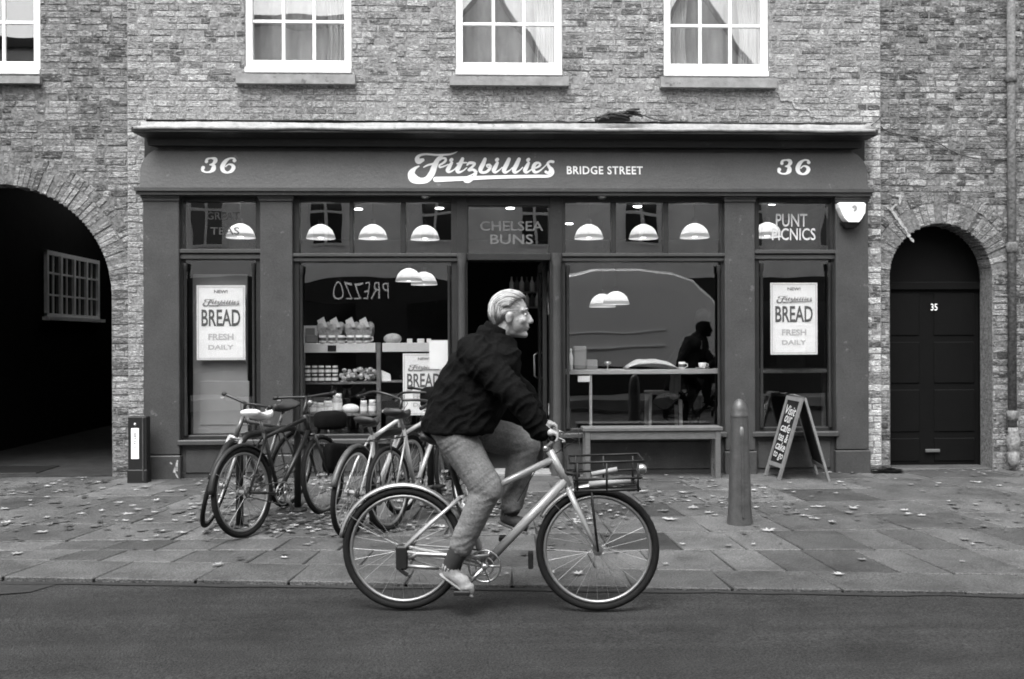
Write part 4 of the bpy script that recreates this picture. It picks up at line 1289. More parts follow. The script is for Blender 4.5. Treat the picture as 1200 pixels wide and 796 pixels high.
q = MB(); q.ell((FX(460, .5), .52, zT + .045), (.10, .08, .06), 14, 8); tag(q.build('loaf', 'grey_fabric', loc=(FX(460), .5, zT), smooth=True), 'round grey loaf on the second white shelf', 'loaf')
for px, w in ((477, 6), (489, 8), (500, 5)):
    q = MB(); q.box(FX(px, .46), FX(px + w, .46), .45, .52, zT, zT + .045, .004); tag(q.build('cake_box', 'paper', loc=(FX(px), .46, zT)), 'low white cake box on the second white shelf, %s from the grey loaf' % ORD[(477, 489, 500).index(px)], 'box', 'cake boxes on the white shelf')
q = MB(); q.hull8([(FX(447, .46), .46, FZ(446, .46)), (FX(458, .46), .46, FZ(446, .46)), (FX(458, .46), .5, FZ(446, .46)), (FX(447, .46), .5, FZ(446, .46))], [(FX(446, .46), .46, FZ(433, .46)), (FX(457, .46), .46, FZ(438, .46)), (FX(457, .46), .5, FZ(438, .46)), (FX(446, .46), .5, FZ(433, .46))])
tag(q.build('paper_bag', 'paper', loc=(FX(452), .46, FZ(446, .46))), 'white paper bag on the lower board of the second shelf unit', 'bag')
# back bar glasses, deep in the café behind the door
q = MB()
YB = 3.6
bb = thing('bottle_shelf', 'dim shelf of bottles on the back wall, seen through the doorway', 'shelf', (FX(625, YB), YB, FZ(360, YB)))
q = MB(); q.box(FX(596, YB), FX(655, YB), YB, YB + .25, FZ(361, YB), FZ(359.5, YB)); q.box(FX(596, YB), FX(655, YB), YB, YB + .25, FZ(343, YB), FZ(341.5, YB)); q.build('shelf', 'wood_frame', bb)
for r_, z in ((0, FZ(359.5, YB)), (1, FZ(341.5, YB))):
    for i in range(9):
        x = FX(600 + i * 6, YB); q = MB(); q.lathe([(.035, 0), (.035, .12), (.012, .17), (.012, .21)], (x, YB + .08, z), 10); q.build('bottle', 'jar_glass' if (i + r_) % 2 else 'iron_grey', bb, True)

# window counter in the fourth bay, with the man sitting at it
YK = .30
ct = thing('window_counter', 'long pale wooden counter inside the big window right of the doorway', 'counter', (FX(750, YK), YK, ZFL))
q = MB(); q.box(FX(655, YK), FX(852, YK), YK, YK + .42, FZ(439.5, YK), FZ(434, YK), .006); q.build('counter_top', 'wood_pale', ct)
zK = FZ(434, YK)
for px in (692, 846): 
    q = MB(); q.box(FX(px - 1.5, YK + .03), FX(px + 1.5, YK + .03), YK + .02, YK + .06, ZFL, FZ(439.5, YK)); q.build('leg', 'wood_pale' if px == 692 else 'wood_frame', ct)
q = MB(); q.box(FX(677, YK), FX(691, YK), YK - .006, YK, FZ(448, YK), FZ(441, YK)); tag(q.build('notice', 'paper', loc=(FX(684), YK, FZ(448, YK))), 'tiny white card fixed under the edge of the window counter', 'notice')
ct2 = thing('window_counter', 'short wooden counter behind the folding sign, under the second BREAD poster', 'counter', (FX(932, YK), YK, ZFL))
q = MB(); q.box(FX(884, YK), FX(982, YK), YK, YK + .4, FZ(439, YK), FZ(434.5, YK), .006); q.build('counter_top', 'wood_frame', ct2)
for px in (892, 966):
    q = MB(); q.box(FX(px - 2, YK + .3), FX(px + 2, YK + .3), YK + .3, YK + .34, ZFL, FZ(439, YK)); q.build('leg', 'wood_frame', ct2)
# things on the counter
q = MB(); q.box(FX(672, .45), FX(687, .45), .42, .50, zK, FZ(406, .45), .012); tag(q.build('paper_bag', 'board_grey', loc=(FX(680), .45, zK)), 'tall grey paper bag standing on the window counter beside the door post', 'bag')
q = MB(); q.lathe([(.022, 0), (.022, .15), (.01, .19), (.01, .23)], (FX(669, .4), .40, zK), 12); tag(q.build('bottle', 'paper', loc=(FX(669), .4, zK), smooth=True), 'slim white bottle at the end of the window counter', 'bottle')
q = MB(); q.box(FX(687, .42), FX(700, .42), .40, .52, zK, FZ(422, .42), .006); tag(q.build('carton', 'board_grey', loc=(FX(693), .42, zK)), 'low grey carton on the window counter beside the tall bag', 'carton')
q = MB(); q.lathe([(.035, 0), (.006, .01), (.006, .05), (.04, .06), (.04, .085)], (FX(712, .42), .42, zK), 12); tag(q.build('glass', 'chrome', loc=(FX(712), .42, zK), smooth=True), 'small stemmed glass dish on the window counter', 'glass')
# folded pale coat
q = MB(); n = 18; vs = []; fs = []
for i in range(n + 1):
    for j in range(8):
        u, v = i / n, j / 7
        x = FX(734, .4) + (FX(796, .4) - FX(734, .4)) * u; y = .34 + .3 * v
        e = math.sin(math.pi * min(1, u * 1.05)) ** .55 * (math.sin(math.pi * (.1 + .85 * v)) ** .5)
        vs.append((x, y, zK + .004 + e * .115 * (1 - .2 * u) + mnoise.noise((x * 9, y * 9, 2)) * .018 * e))
for i in range(n):
    for j in range(7): fs.append((i * 8 + j, i * 8 + 8 + j, i * 8 + 9 + j, i * 8 + 1 + j))
q.add(vs, fs); o = q.build('folded_coat', 'grey_fabric', loc=(FX(765), .45, zK), smooth=True)
sf = o.modifiers.new('thickness', 'SOLIDIFY'); sf.thickness = .008; sf.offset = 1
tag(o, 'pale coat folded in a heap on the window counter', 'coat')
mug(799, .36, zK, label='white mug beside the folded coat on the window counter', h=.08, r=.037)
q = thing('cup', 'white cup and saucer in front of the man at the window counter', 'cup', (FX(823, .38), .38, zK))
k = MB(); k.lathe([(.03, 0), (.075, .014), (.078, .018), (.03, .012)], (FX(823, .38), .38, zK), 18); k.build('saucer', 'ceramic', q, True)
k = MB(); k.lathe([(.022, .014), (.038, .03), (.044, .07), (.04, .07), (.03, .03)], (FX(823, .38), .38, zK), 16); k.build('bowl', 'ceramic', q, True)
k = MB(); k.tube([(FX(823, .38) + .042, .38, zK + .06), (FX(823, .38) + .066, .38, zK + .055), (FX(823, .38) + .06, .38, zK + .03), (FX(823, .38) + .036, .38, zK + .03)], .005, 6); k.build('handle', 'ceramic', q, True)
# stool
YST = .92
sx0, sx1 = FX(758, YST), FX(796, YST); zs = FZ(459, YST)
stl = thing('bar_stool', 'pale wooden bar stool under the window counter', 'stool', ((sx0 + sx1) / 2, YST, ZFL))
k = MB(); k.box(sx0 - .01, sx1 + .01, YST - .15, YST + .16, zs - .035, zs, .01); k.build('seat', 'wood_pale', stl)
for x, s in ((sx0, -1), (sx1 - .035, 1)):
    for y in (YST - .13, YST + .11):
        k = MB(); dx = .02 * s; k.hull8([(x + dx, y, ZFL), (x + dx + .035, y, ZFL), (x + dx + .035, y + .035, ZFL), (x + dx, y + .035, ZFL)], [(x, y, zs - .036), (x + .035, y, zs - .036), (x + .035, y + .035, zs - .036), (x, y + .035, zs - .036)]); k.build('leg', 'wood_pale', stl)
k = MB(); k.box(sx0, sx1, YST - .125, YST - .10, ZFL + .25, ZFL + .28); k.build('footrest', 'wood_pale', stl)
# the man at the counter: dark coat, leaning on one elbow
def wp(px, py, Y): return at(px, py, Y)
man = thing('person', 'man in a dark coat sitting at the window counter, leaning forward', 'person', (FX(800, .95), .95, ZFL))
b = MB(); Ym = .95
P = lambda px, py, y=Ym: tuple(at(px, py, y))
b.cap(P(795, 458), P(803, 428), .17, .18); b.cap(P(803, 428), P(812, 405), .18, .15); b.cap(P(812, 402, .80), P(812, 402, 1.1), .10, .10)
b.cap(P(813, 398), P(822, 384), .065, .06)
b.ell(P(825, 374), (.085, .075, .11), 16, 12); b.ell(P(832.5, 376), (.022, .02, .025)); b.cap(P(829, 382), P(830, 383), .04, .035)
b.cap(P(806, 402, .78), P(786, 428, .72), .075, .065); b.cap(P(786, 428, .72), P(757, 431, .56), .06, .045); b.ell(P(752, 431.5, .53), (.07, .04, .025))
b.cap(P(815, 404, 1.1), P(838, 424, .95), .075, .06); b.cap(P(838, 424, .95), P(830, 431, .6), .055, .04)
b.cap(P(792, 458), P(815, 462, .6), .10, .085); b.cap(P(815, 462, .6), P(812, 515, .62), .075, .06)
b.cap(P(792, 458, 1.08), P(815, 462, .85), .10, .085); b.cap(P(815, 462, .85), P(812, 515, .87), .075, .06)
organic(b, 'body', 'cloth_dark', man, .016, 3)
h = MB(); h.ell(P(823.5, 370.5), (.095, .085, .085), 16, 12); h.build('hair', 'hair_dark', man, True)
sc = MB(); sc.box(*(P(821, 400, .80)[0] - .008, P(821, 400, .80)[0] + .008), .765, .775, FZ(410, .77), FZ(400, .77)); sc.build('zip', 'chrome', man)
q = MB(); n = 10; vs = []; fs = []
for i in range(n + 1):
    for j in range(6):
        x = FX(784, .75) + (FX(797, .75) - FX(784, .75)) * i / n; z = FZ(440, .75) - (FZ(440, .75) - FZ(470, .75)) * j / 5 * (1 - .25 * abs(i / n - .4))
        vs.append((x + mnoise.noise((x * 20, z * 8, 1)) * .01, .70 + .02 * math.sin(i * 1.7) + .01 * j, z))
for i in range(n):
    for j in range(5): fs.append((i * 6 + j + 1, i * 6 + j, i * 6 + 6 + j, i * 6 + 7 + j))
q.add(vs, fs); o = q.build('scarf', 'board_grey', man, True)
sf = o.modifiers.new('thickness', 'SOLIDIFY'); sf.thickness = .006
# ================================================================== STREET THINGS
# black marker post by the arch
p0 = G(150, 566); p1 = G(168, 566.5); Yp = p0.y
mp = thing('marker_post', 'short black post with a white upright sign beside the first pilaster', 'post', ((p0.x + p1.x) / 2, Yp, gz(Yp)))
zt_ = FZ(488.5, Yp, 160)
q = MB(); q.box(p0.x, FX(171.5, Yp), Yp, Yp + .12, gz(Yp) - .02, zt_, .008); q.build('post', 'black_metal', mp)
q = MB(); q.box(p0.x - .008, FX(172, Yp), Yp - .008, Yp + .13, gz(Yp) - .02, gz(Yp) + .13, .008); q.build('foot', 'black_metal', mp)
q = MB(); q.box(FX(166.5, Yp), FX(168, Yp), Yp - .012, Yp + .01, gz(Yp) + .02, zt_ - .01, .002); q.build('edge_strip', 'iron_grey', mp)
q = MB(); q.box(FX(153.5, Yp), FX(162.5, Yp), Yp - .008, Yp + .002, FZ(538, Yp, 158), FZ(502, Yp, 158), .002); sg = q.build('sign_plate', 'paper', mp)
k = Ink(); k.text('CYCLES', 0, 0, .026, .15, bold=.02)
k.mesh((FX(158, Yp), Yp - .009, FZ(516, Yp, 158)), (0, 0, 1), (-1, 0, 0)).build('lettering', 'paper_print', sg)
q = MB(); q.ell((FX(158, Yp), Yp, FZ(497.5, Yp, 158)), .016, 10, 8); q.build('bolt', 'chrome', mp, True)

# bollard
pb = G(867, 613.5)
bl = thing('bollard', 'tapered dark iron bollard with a domed top standing on the pavement', 'bollard', (pb.x, pb.y, gz(pb.y)))
z = gz(pb.y)
q = MB(); prof = [(.100, -.03), (.100, .02), (.096, .05), (.091, .12), (.070, .76), (.068, .84)]
q.lathe([(r, z + h) for r, h in prof], (pb.x, pb.y, 0), 28); smooth_by_angle(q.build('shaft', 'iron_grey', bl), 30)
q = MB(); q.lathe([(r, z + h) for r, h in ((.068, .838), (.070, .845), (.070, .862), (.066, .87), (.064, .90), (.054, .94), (.033, .972), (.014, .985), (.002, .989))], (pb.x, pb.y, 0), 28); smooth_by_angle(q.build('cap', 'iron_grey', bl), 40)
q = MB(); q.hull8([(pb.x - .008, pb.y - .103, z + .06), (pb.x + .008, pb.y - .103, z + .06), (pb.x + .008, pb.y - .07, z + .06), (pb.x - .008, pb.y - .07, z + .06)],
                  [(pb.x - .008, pb.y - .074, z + .80), (pb.x + .008, pb.y - .074, z + .80), (pb.x + .008, pb.y - .05, z + .80), (pb.x - .008, pb.y - .05, z + .80)]); q.build('rib', 'iron_grey', bl)
q = MB(); q.ell((pb.x, pb.y - .065, z + .73), (.018, .016, .055), 10, 8); q.build('highlight_boss', 'alloy', bl, True)  # bright metal added in place of a highlight on the shaft

# bench
Yb0, Yb1 = -.36, -.115
bx0, bx1 = FX(683, Yb0), FX(847, Yb0); zs_ = FZ(501, Yb0, 765)
bn = thing('bench', 'long plain wooden bench under the window right of the doorway', 'bench', ((bx0 + bx1) / 2, -.24, ZG))
for k_, (a, b) in enumerate(((Yb0, -.245), (-.24, Yb1))):
    q = MB(); q.box(bx0, bx1, a, b, zs_ - .04, zs_, .006); q.build('seat_plank', 'wood_bench', bn)
q = MB(); q.box(bx0 + .03, bx1 - .03, Yb0 + .02, Yb0 + .045, zs_ - .125, zs_ - .041, .004); q.build('apron', 'wood_bench', bn)
for x in (bx0 + .02, bx1 - .075):
    for y in (Yb0 + .012, Yb1 - .06):
        q = MB(); q.box(x, x + .055, y, y + .05, gz(y) - .012, zs_ - .042, .004); q.build('leg', 'wood_bench', bn)
for x in (bx0 + .02, bx1 - .075):
    q = MB(); q.box(x + .014, x + .042, Yb0 + .062, Yb1 - .06, gz(-.2) + .09, gz(-.2) + .13); q.build('stretcher', 'wood_bench', bn)

# folding chalkboard sign
N1, N2, F1, F2 = G(915, 563.5), G(971, 565), G(897.5, 557), G(955.5, 555.5)
hz = .825
Tn = (N1 + N2) / 2; Tf = (F1 + F2) / 2; Tn = Vector((Tn.x, Tn.y, Tn.z + hz)); Tf = Vector((Tf.x, Tf.y, Tf.z + hz))
ab = thing('folding_sign', 'folding wooden A-board with chalk writing on its black face, beside the bollard', 'sign board', ((N1 + F2) / 2))
def leg_board(n, f, tn, tf, name, chalk):
    up = (tn - n).normalized(); ac = (f - n).normalized(); nm = ac.cross(up).normalized()
    if nm.x > 0 and chalk: nm = -nm
    if nm.x < 0 and not chalk: nm = -nm
    H = (tn - n).length; Wd = (f - n).length; th = .022
    fr_ = MB()
    def bar(a0, a1, u0, u1, t0, t1, mb):
        c = [n + ac * a + up * u + nm * t for u, t in ((u0, t0), (u0, t1), (u1, t1), (u1, t0)) for a in (a0, a1)]
        # order as two quads
        A = [n + ac * a0 + up * u0 + nm * t0, n + ac * a1 + up * u0 + nm * t0, n + ac * a1 + up * u0 + nm * t1, n + ac * a0 + up * u0 + nm * t1]
        B = [n + ac * a0 + up * u1 + nm * t0, n + ac * a1 + up * u1 + nm * t0, n + ac * a1 + up * u1 + nm * t1, n + ac * a0 + up * u1 + nm * t1]
        mb.hull8(A, B)
    s = .042
    bar(0, s, 0, H, 0, th, fr_); bar(Wd - s, Wd, 0, H, 0, th, fr_); bar(s, Wd - s, H - s, H - .001, 0.001, th - .001, fr_); bar(s, Wd - s, .12, .12 + s, .001, th - .001, fr_)
    fo = fr_.build('frame', 'wood_frame', ab)
    p_ = MB(); bar(s * .9, Wd - s * .9, .12 + s * .9, H - s * .9, .004, th - .008, p_); po = p_.build('board', 'chalkboard', fo)
    if chalk:
        k = Ink()
        # U axis must run so that the words read from outside
        U = up.cross(nm).normalized()
        base = n if (f - n).dot(U) > 0 else f
        wI = Wd - 2 * s
        for body, v, h, w_ in (('Visit', .845, .095, .85), ('our', .735, .07, .6), ('cafe', .63, .085, .8), ('tea &', .515, .09, .8), ('cake', .405, .09, .8), ('to go', .285, .085, .8)):
            k.text(body, Wd / 2, v * H, h, wI * w_, shear=.25, bold=.012)
        k.mesh(base + nm * (th - .008), U, up).build('chalk_writing', 'chalk', fo)
leg_board(N1, F1, Tn, Tf, 'front', True)
leg_board(N2, F2, Tn, Tf, 'back', False)
q = MB(); q.tube([Tn + Vector((0, 0, .0)), Tf], .014, 8); q.build('hinge', 'iron_grey', ab)

# alarm box on the last pilaster
Ya = YP - .10
al = thing('alarm_box', 'white bell-shaped alarm box with a small round emblem, on the last pilaster', 'alarm box', (FX(1000, Ya), YP, FZ(268, Ya, 1000)))
poly = [(983.5, 238.5), (984, 243), (988, 253), (991, 257.5), (995, 261), (1007.5, 261), (1011, 257), (1015.5, 249), (1016, 239), (1013.5, 237), (986, 237)]
pts = [(FX(x, Ya), FZ(y, Ya, 1000)) for x, y in poly]
cx_ = sum(p[0] for p in pts) / len(pts); cz_ = sum(p[1] for p in pts) / len(pts)
q = MB(); n = len(pts)
o_ = [(x, YP + .002, z) for x, z in pts]; m1 = [(x, Ya + .02, z) for x, z in pts]; m2 = [(cx_ + (x - cx_) * .93, Ya, cz_ + (z - cz_) * .93) for x, z in pts]
fs = []
for L_ in (0, n):
    for i in range(n):
        j = (i + 1) % n; fs.append((L_ + i, L_ + i + n, L_ + j + n, L_ + j))
fs.append(tuple(range(2 * n, 3 * n)))
q.add(o_ + m1 + m2, fs); body = q.build('cover', 'plastic_white', al)
q = MB(); q.hull8([(FX(993.5, Ya), Ya + .02, FZ(267, Ya, 1000)), (FX(1005, Ya), Ya + .02, FZ(267, Ya, 1000)), (FX(1005, Ya), YP, FZ(267, Ya, 1000)), (FX(993.5, Ya), YP, FZ(267, Ya, 1000))],
                  [(FX(988, Ya), Ya + .012, FZ(260, Ya, 1000)), (FX(1010, Ya), Ya + .012, FZ(260, Ya, 1000)), (FX(1010, Ya), YP, FZ(260, Ya, 1000)), (FX(988, Ya), YP, FZ(260, Ya, 1000))]); q.build('strobe', 'van_glass', al)
k = Ink(); s_ = 1 / 112.0
k.brush([(x * s_, y * s_, w * s_) for x, y, w in ((-1.6, 1.6, 2.0), (-.2, 2.6, 2.6), (1.4, 2.2, 3.2), (2.2, .4, 3.2), (1.6, -1.6, 3.0), (.2, -2.6, 2.2))])
k.brush([(x * s_, y * s_, w * s_) for x, y, w in ((-1.2, 1.2, 1.6), (-.8, .8, 2.0), (-.2, .6, 1.2))])
k.mesh((FX(1001.3, Ya), Ya - .001, FZ(244.5, Ya, 1000)), (1, 0, 0), (0, 0, 1)).build('emblem', 'paper_print_mid', body)
k = Ink(); k.text('GENT', 0, 0, 3.4 * s_, 14 * s_, bold=.01, space=1.2); k.mesh((FX(1000.5, Ya), Ya - .001, FZ(253.5, Ya, 1000)), (1, 0, 0), (0, 0, 1)).build('lettering', 'paper_print_faint', body)

# cables
def wall_cable(pts, Y, label, r=.0055, name='cable'):
    P = [tuple(at(x, y, Y)) for x, y in catmull([(float(a), float(b)) for a, b in pts], 5)]
    q = MB(); q.tube(P, r, 6); return tag(q.build(name, 'cable', loc=P[0], smooth=True), label, 'cable')
wall_cable([(1030, 146), (1042, 155), (1075, 161), (1098, 167), (1117, 178), (1140, 185), (1165, 187), (1188, 184.5), (1215, 178)], YR - .012, 'black cable sagging across the dark brick wall from the cornice end')
wall_cable([(1021, 147), (1029, 141), (1036, 131)], -.012, 'short black cable end rising from the corner of the cornice')
P = []
for px, py in catmull([(560, 148.), (640, 147.), (672, 147.), (694, 141.), (738, 136.), (755, 139.), (775, 144.), (830, 147.), (930, 147.5), (1015, 148.)], 6): P.append(tuple(at(px, py - 3, -.06)))
q = MB(); q.tube(P, .006, 6); tag(q.build('cable', 'cable', loc=P[0], smooth=True), 'thin black cable lying along the lead flashing of the cornice', 'cable')
q = MB(); rg = random.Random(4)
for i in range(60):
    a = at(696 + rg.random() * 40, 142 - rg.random() * 4, -.08 - rg.random() * .1); L_ = .06 + rg.random() * .14
    an = rg.uniform(-.25, .35); zz = (a.x - FX(696, -.1)) * .16
    b_ = a + Vector((L_ * math.cos(an), rg.uniform(-.03, .03), L_ * math.sin(an) * .5 + .02))
    q.tube([a + Vector((0, 0, zz)), (a + b_) / 2 + Vector((0, 0, .012 + zz)), b_ + Vector((0, 0, zz - .01))], .006 + rg.random() * .008, 5)
for (xa, ya, xb, yb, rr) in ((697, 141, 722, 138.5, .035), (716, 139, 739, 133.5, .045), (700, 143, 738, 140, .03)):
    q.tube([tuple(at(xa, ya, -.12)), tuple((at(xa, ya, -.12) + at(xb, yb, -.12)) / 2 + Vector((0, 0, .012))), tuple(at(xb, yb, -.12))], [rr * .6, rr, rr * .7], 7)
tag(q.build('twig_bundle', 'twigs', loc=tuple(at(716, 143, -.1))), 'dark ragged bundle of twigs lying on the cornice flashing', 'twigs')

# ================================================================== BICYCLES
def spokes(mb, c, r, n, rot, w=.0011, hub=.025):
    for i in range(n):
        a = 2 * math.pi * i / n; sd = .03 if i % 2 else -.03
        tw = .55 if (i // 2) % 2 else -.55
        p = Vector((math.cos(a + tw) * hub, sd, math.sin(a + tw) * hub)); q = Vector((math.cos(a) * r, 0, math.sin(a) * r))
        mb.tube([rot(c + p), rot(c + q)], w, 4, cap=False)
    mb.tube([rot(c + Vector((0, -.05, 0))), rot(c + Vector((0, .05, 0)))], .018, 10)
    for s in (-.03, .03): mb.tube([rot(c + Vector((0, s - .003, 0))), rot(c + Vector((0, s + .003, 0)))], .03, 12)
def ring_pts(c, R_, rot, n=40, a0=0, a1=2 * math.pi, y=0.0):
    return [rot(c + Vector((R_ * math.cos(a0 + (a1 - a0) * i / n), y, R_ * math.sin(a0 + (a1 - a0) * i / n)))) for i in range(n + (0 if abs(a1 - a0) > 6.2 else 1))]
I = lambda p: Vector(p)
def bicycle(root, sp):
    r = sp.get('r', .34); L = sp['L']; fm = sp['frame']; tr = sp.get('tyre_r', .018)
    H0 = Vector((0, 0, r)); H1 = Vector((L, 0, r))
    bb = Vector((sp['bb'][0], 0, sp['bb'][1])); st_ = Vector((sp['seat'][0], 0, sp['seat'][1]))
    ht = Vector((sp['head_t'][0], 0, sp['head_t'][1])); hb = Vector((sp['head_b'][0], 0, sp['head_b'][1]))
    ax = (ht - hb).normalized(); sm = Matrix.Rotation(R(sp.get('steer', 0)), 3, ax)
    st = lambda p: hb + sm @ (Vector(p) - hb)
    bf = 1.0
    for c, rot in ((H0, I), (H1, st)):
        m = MB(); spokes(m, c, r - .045, sp.get('spokes', 28), rot, sp.get('sw', .0013)); w = m.build('wheel', 'alloy', root)
        m = MB(); m.tube(ring_pts(c, r - tr, rot, 44), tr, 8, closed=True); m.build('tyre', sp.get('tyre', 'rubber'), w, True)
        m = MB(); m.tube(ring_pts(c, r - tr * 2 - .008, rot, 44), .0115, 6, closed=True); m.build('rim', sp.get('rim', 'alloy'), w, True)
    tb = sp.get('tube', .0165)
    m = MB()
    m.tube([bb, st_], tb, 10); m.tube([hb, ht], tb * 1.2, 10)
    dt = hb + (ht - hb) * .18; m.tube([bb, dt], sp.get('down', tb * 1.15), 10, flat=sp.get('flat', 1.0))
    if sp.get('top', True): m.tube([bb + (st_ - bb) * sp.get('top_at', .92), ht + (hb - ht) * .22], sp.get('topr', tb), 10)
    if sp.get('low_top'): m.tube([bb + (st_ - bb) * .5, hb + (ht - hb) * .3], tb, 10)
    for s in (-1, 1):
        m.tube([bb + Vector((-.02, .03 * s, 0)), bb + Vector((-.14, .05 * s, (r - bb.z) * .3)), H0 + Vector((0, .062 * s, 0))], [.011, .010, .008], 8)
        m.tube([bb + (st_ - bb) * sp.get('stay_at', .93) + Vector((0, .018 * s, 0)), H0 + Vector((.09, .05 * s, (st_.z - r) * .3)) if sp.get('bend') else H0 + (st_ - H0) * .5 + Vector((0, .05 * s, 0)), H0 + Vector((0, .062 * s, 0))], sp.get('stayr', .008), 8)
    m.tube([bb + Vector((0, -.035, 0)), bb + Vector((0, .035, 0))], .022, 12)
    m.build('frame', fm, root, True)
    m = MB()
    cr = hb + (H1 - hb).normalized() * .02
    fw = .052
    for s in (-1, 1):
        pts = [hb + Vector((0, fw * s * .9, -.012)), hb + (H1 - hb) * .55 + Vector((-.004, fw * s, 0)), H1 + Vector((0, fw * s * 1.1, 0))]
        m.tube([st(p) for p in pts], [sp.get('forkr', .014), .013, .009], 8)
    m.tube([st(hb + Vector((0, -fw, -.012))), st(hb + Vector((0, fw, -.012)))], .014, 8); m.tube([st(hb), st(hb + (ht - hb) * .1)], .015, 8)
    m.build('fork', sp.get('fork', fm), root, True)
    # bars
    m = MB(); bc = Vector((sp['bar'][0], 0, sp['bar'][1])); bw = sp.get('bar_w', .28)
    m.tube([st(ht - ax * .02), st(ht + ax * .03), st(ht + (bc - ht) * .6), st(bc)], .013, 8)
    stl_ = sp.get('bar_style', 'flat')
    if stl_ == 'flat': bp = [(0, 0, 0), (-.02, .6, .012), (-.045, 1, .015)]
    elif stl_ == 'swept': bp = [(0, 0, 0), (.03, .45, .02), (-.02, .9, .03), (-.14, 1.0, .0), (-.2, 1.02, -.01)]
    else: bp = [(0, 0, 0), (0, .5, .01), (-.03, 1, .01)]
    half = {}
    for s in (-1, 1):
        pts = [st(bc + Vector((a, b * bw * s, c))) for a, b, c in bp]
        pts = [Vector(q) for q in catmull([tuple(x) for x in pts], 4)]; half[s] = pts
        m.tube(pts, .011, 8)
    hbj = m.build('handlebar', sp.get('bar_m', 'alloy'), root, True)
    for s in (-1, 1):
        m = MB(); pts = half[s]; k = max(2, len(pts) // 3); m.tube(pts[-k:], .0165, 8); m.build('grip', sp.get('grip', 'plastic_black'), hbj, True)
        m = MB(); a = pts[-k]; b_ = pts[-1]; off = st(bc + Vector((.05, 0, -.02))) - st(bc)
        m.tube([a + off * .3, a + off, (a + b_) / 2 + off * 1.25, b_ + off * 1.1], .005, 6); m.build('brake_lever', 'alloy', hbj, True)
    m = MB(); p = bc + Vector((.03, .03, 0))
    m.tube([st(p), st(p + Vector((.09, .02, .03))), st(hb + Vector((.07, .03, .12))), st(hb + Vector((.03, .02, 0)))], .0028, 5)
    m.tube([st(p + Vector((0, -.06, 0))), st(p + Vector((.08, -.03, -.03))), ht + Vector((-.06, .02, -.08)), bb + (ht - bb) * .5 + Vector((0, .02, .03))], .0028, 5)
    m.build('brake_cable', 'cable', root, True)
    # seat post and saddle
    sa = Vector((sp['saddle'][0], 0, sp['saddle'][1]))
    m = MB(); m.tube([st_ - (st_ - bb).normalized() * .02, sa - Vector((0, 0, .045))], sp.get('postr', .0135), 10); m.tube([sa + Vector((-.06, -.02, -.05)), sa + Vector((.09, -.016, -.045))], .004, 6); m.tube([sa + Vector((-.06, .02, -.05)), sa + Vector((.09, .016, -.045))], .004, 6)
    m.build('seat_post', sp.get('post_m', 'alloy'), root, True)
    m = MB(); vs = []; fs = []; nS = 12
    for i in range(11):
        t = i / 10; x = -.125 + .27 * t; w = .078 * (1 - t) ** .9 * (1 if t > .12 else .82 + t * 1.5) + .019
        zc = .012 * math.cos(t * 5) + (.012 if t < .2 else 0)
        for k in range(nS):
            a = 2 * math.pi * k / nS
            vs.append(tuple(sa + Vector((x, w * math.cos(a), zc + (.022 if math.sin(a) > 0 else .038) * math.sin(a) - .006))))
    for i in range(10):
        for k in range(nS): l = (k + 1) % nS; fs.append((i * nS + k, (i + 1) * nS + k, (i + 1) * nS + l, i * nS + l))
    fs.append(tuple(range(nS))); fs.append(tuple(reversed(range(10 * nS, 11 * nS)))); m.add(vs, fs); m.build('saddle', sp.get('saddle_m', 'saddle_black'), root, True)
    # drive train
    ca = R(sp.get('crank', 0)); cl = .17
    m = MB(); m.tube(ring_pts(bb, .088, I, 32, y=-.045), .006, 6, closed=True); m.tube(ring_pts(bb, .05, I, 20, y=-.045), .005, 6, closed=True)
    for k in range(5):
        a = 2 * math.pi * k / 5; m.tube([bb + Vector((0, -.045, 0)), bb + Vector((.088 * math.cos(a), -.045, .088 * math.sin(a)))], .007, 5)
    cs = m.build('crankset', sp.get('crank_m', 'alloy'), root, True)
    for s, y in ((1, -.075), (-1, .075)):
        e = bb + Vector((math.cos(ca) * cl * s, y, math.sin(ca) * cl * s))
        m = MB(); m.tube([bb + Vector((0, y * .85, 0)), e], [.014, .010], 8); m.ell(bb + Vector((0, y * .92, 0)), (.02, .012, .02), 10, 6); m.build('crank_arm', sp.get('crank_m', 'alloy'), cs, True)
        m = MB(); yy = y + math.copysign(.055, y); m.box(e.x - .045, e.x + .045, yy - .042, yy + .042, e.z - .011, e.z + .011, .004); m.tube([(e.x, y, e.z), (e.x, yy, e.z)], .006, 6); m.build('pedal', 'plastic_black', cs)
    m = MB(); pts = ring_pts(bb, .09, I, 10, math.pi / 2, -math.pi / 2, y=-.045)[::1]
    a = [bb + Vector((.09 * math.cos(t), -.045, .09 * math.sin(t))) for t in [math.pi / 2 - math.pi * i / 10 for i in range(11)]]
    b_ = [H0 + Vector((-.034 * math.cos(t), -.045, -.034 * math.sin(t))) for t in [math.pi / 2 - math.pi * i / 8 for i in range(9)]]
    m.tube(a + b_, .005, 5, closed=True); m.tube(ring_pts(H0, .034, I, 16, y=-.045), .006, 6, closed=True); m.build('chain', 'iron_grey', root)
    def guard(c, rot, a0, a1, name, mm, wd=.026, lift=.018):
        m = MB(); n = 26; vs = []; fs = []
        for i in range(n + 1):
            a = R(a0 + (a1 - a0) * i / n)
            for y, d in ((-wd, -.012), (-wd * .6, .003), (0, .008), (wd * .6, .003), (wd, -.012)):
                q = r + lift + d; vs.append(tuple(rot(c + Vector((q * math.cos(a), y, q * math.sin(a))))))
        for i in range(n):
            for j in range(4): fs.append((i * 5 + j, i * 5 + j + 1, i * 5 + 6 + j, i * 5 + 5 + j))
        m.add(vs, fs); o = m.build(name, mm, root, True); sf = o.modifiers.new('thickness', 'SOLIDIFY'); sf.thickness = .002
        m = MB()
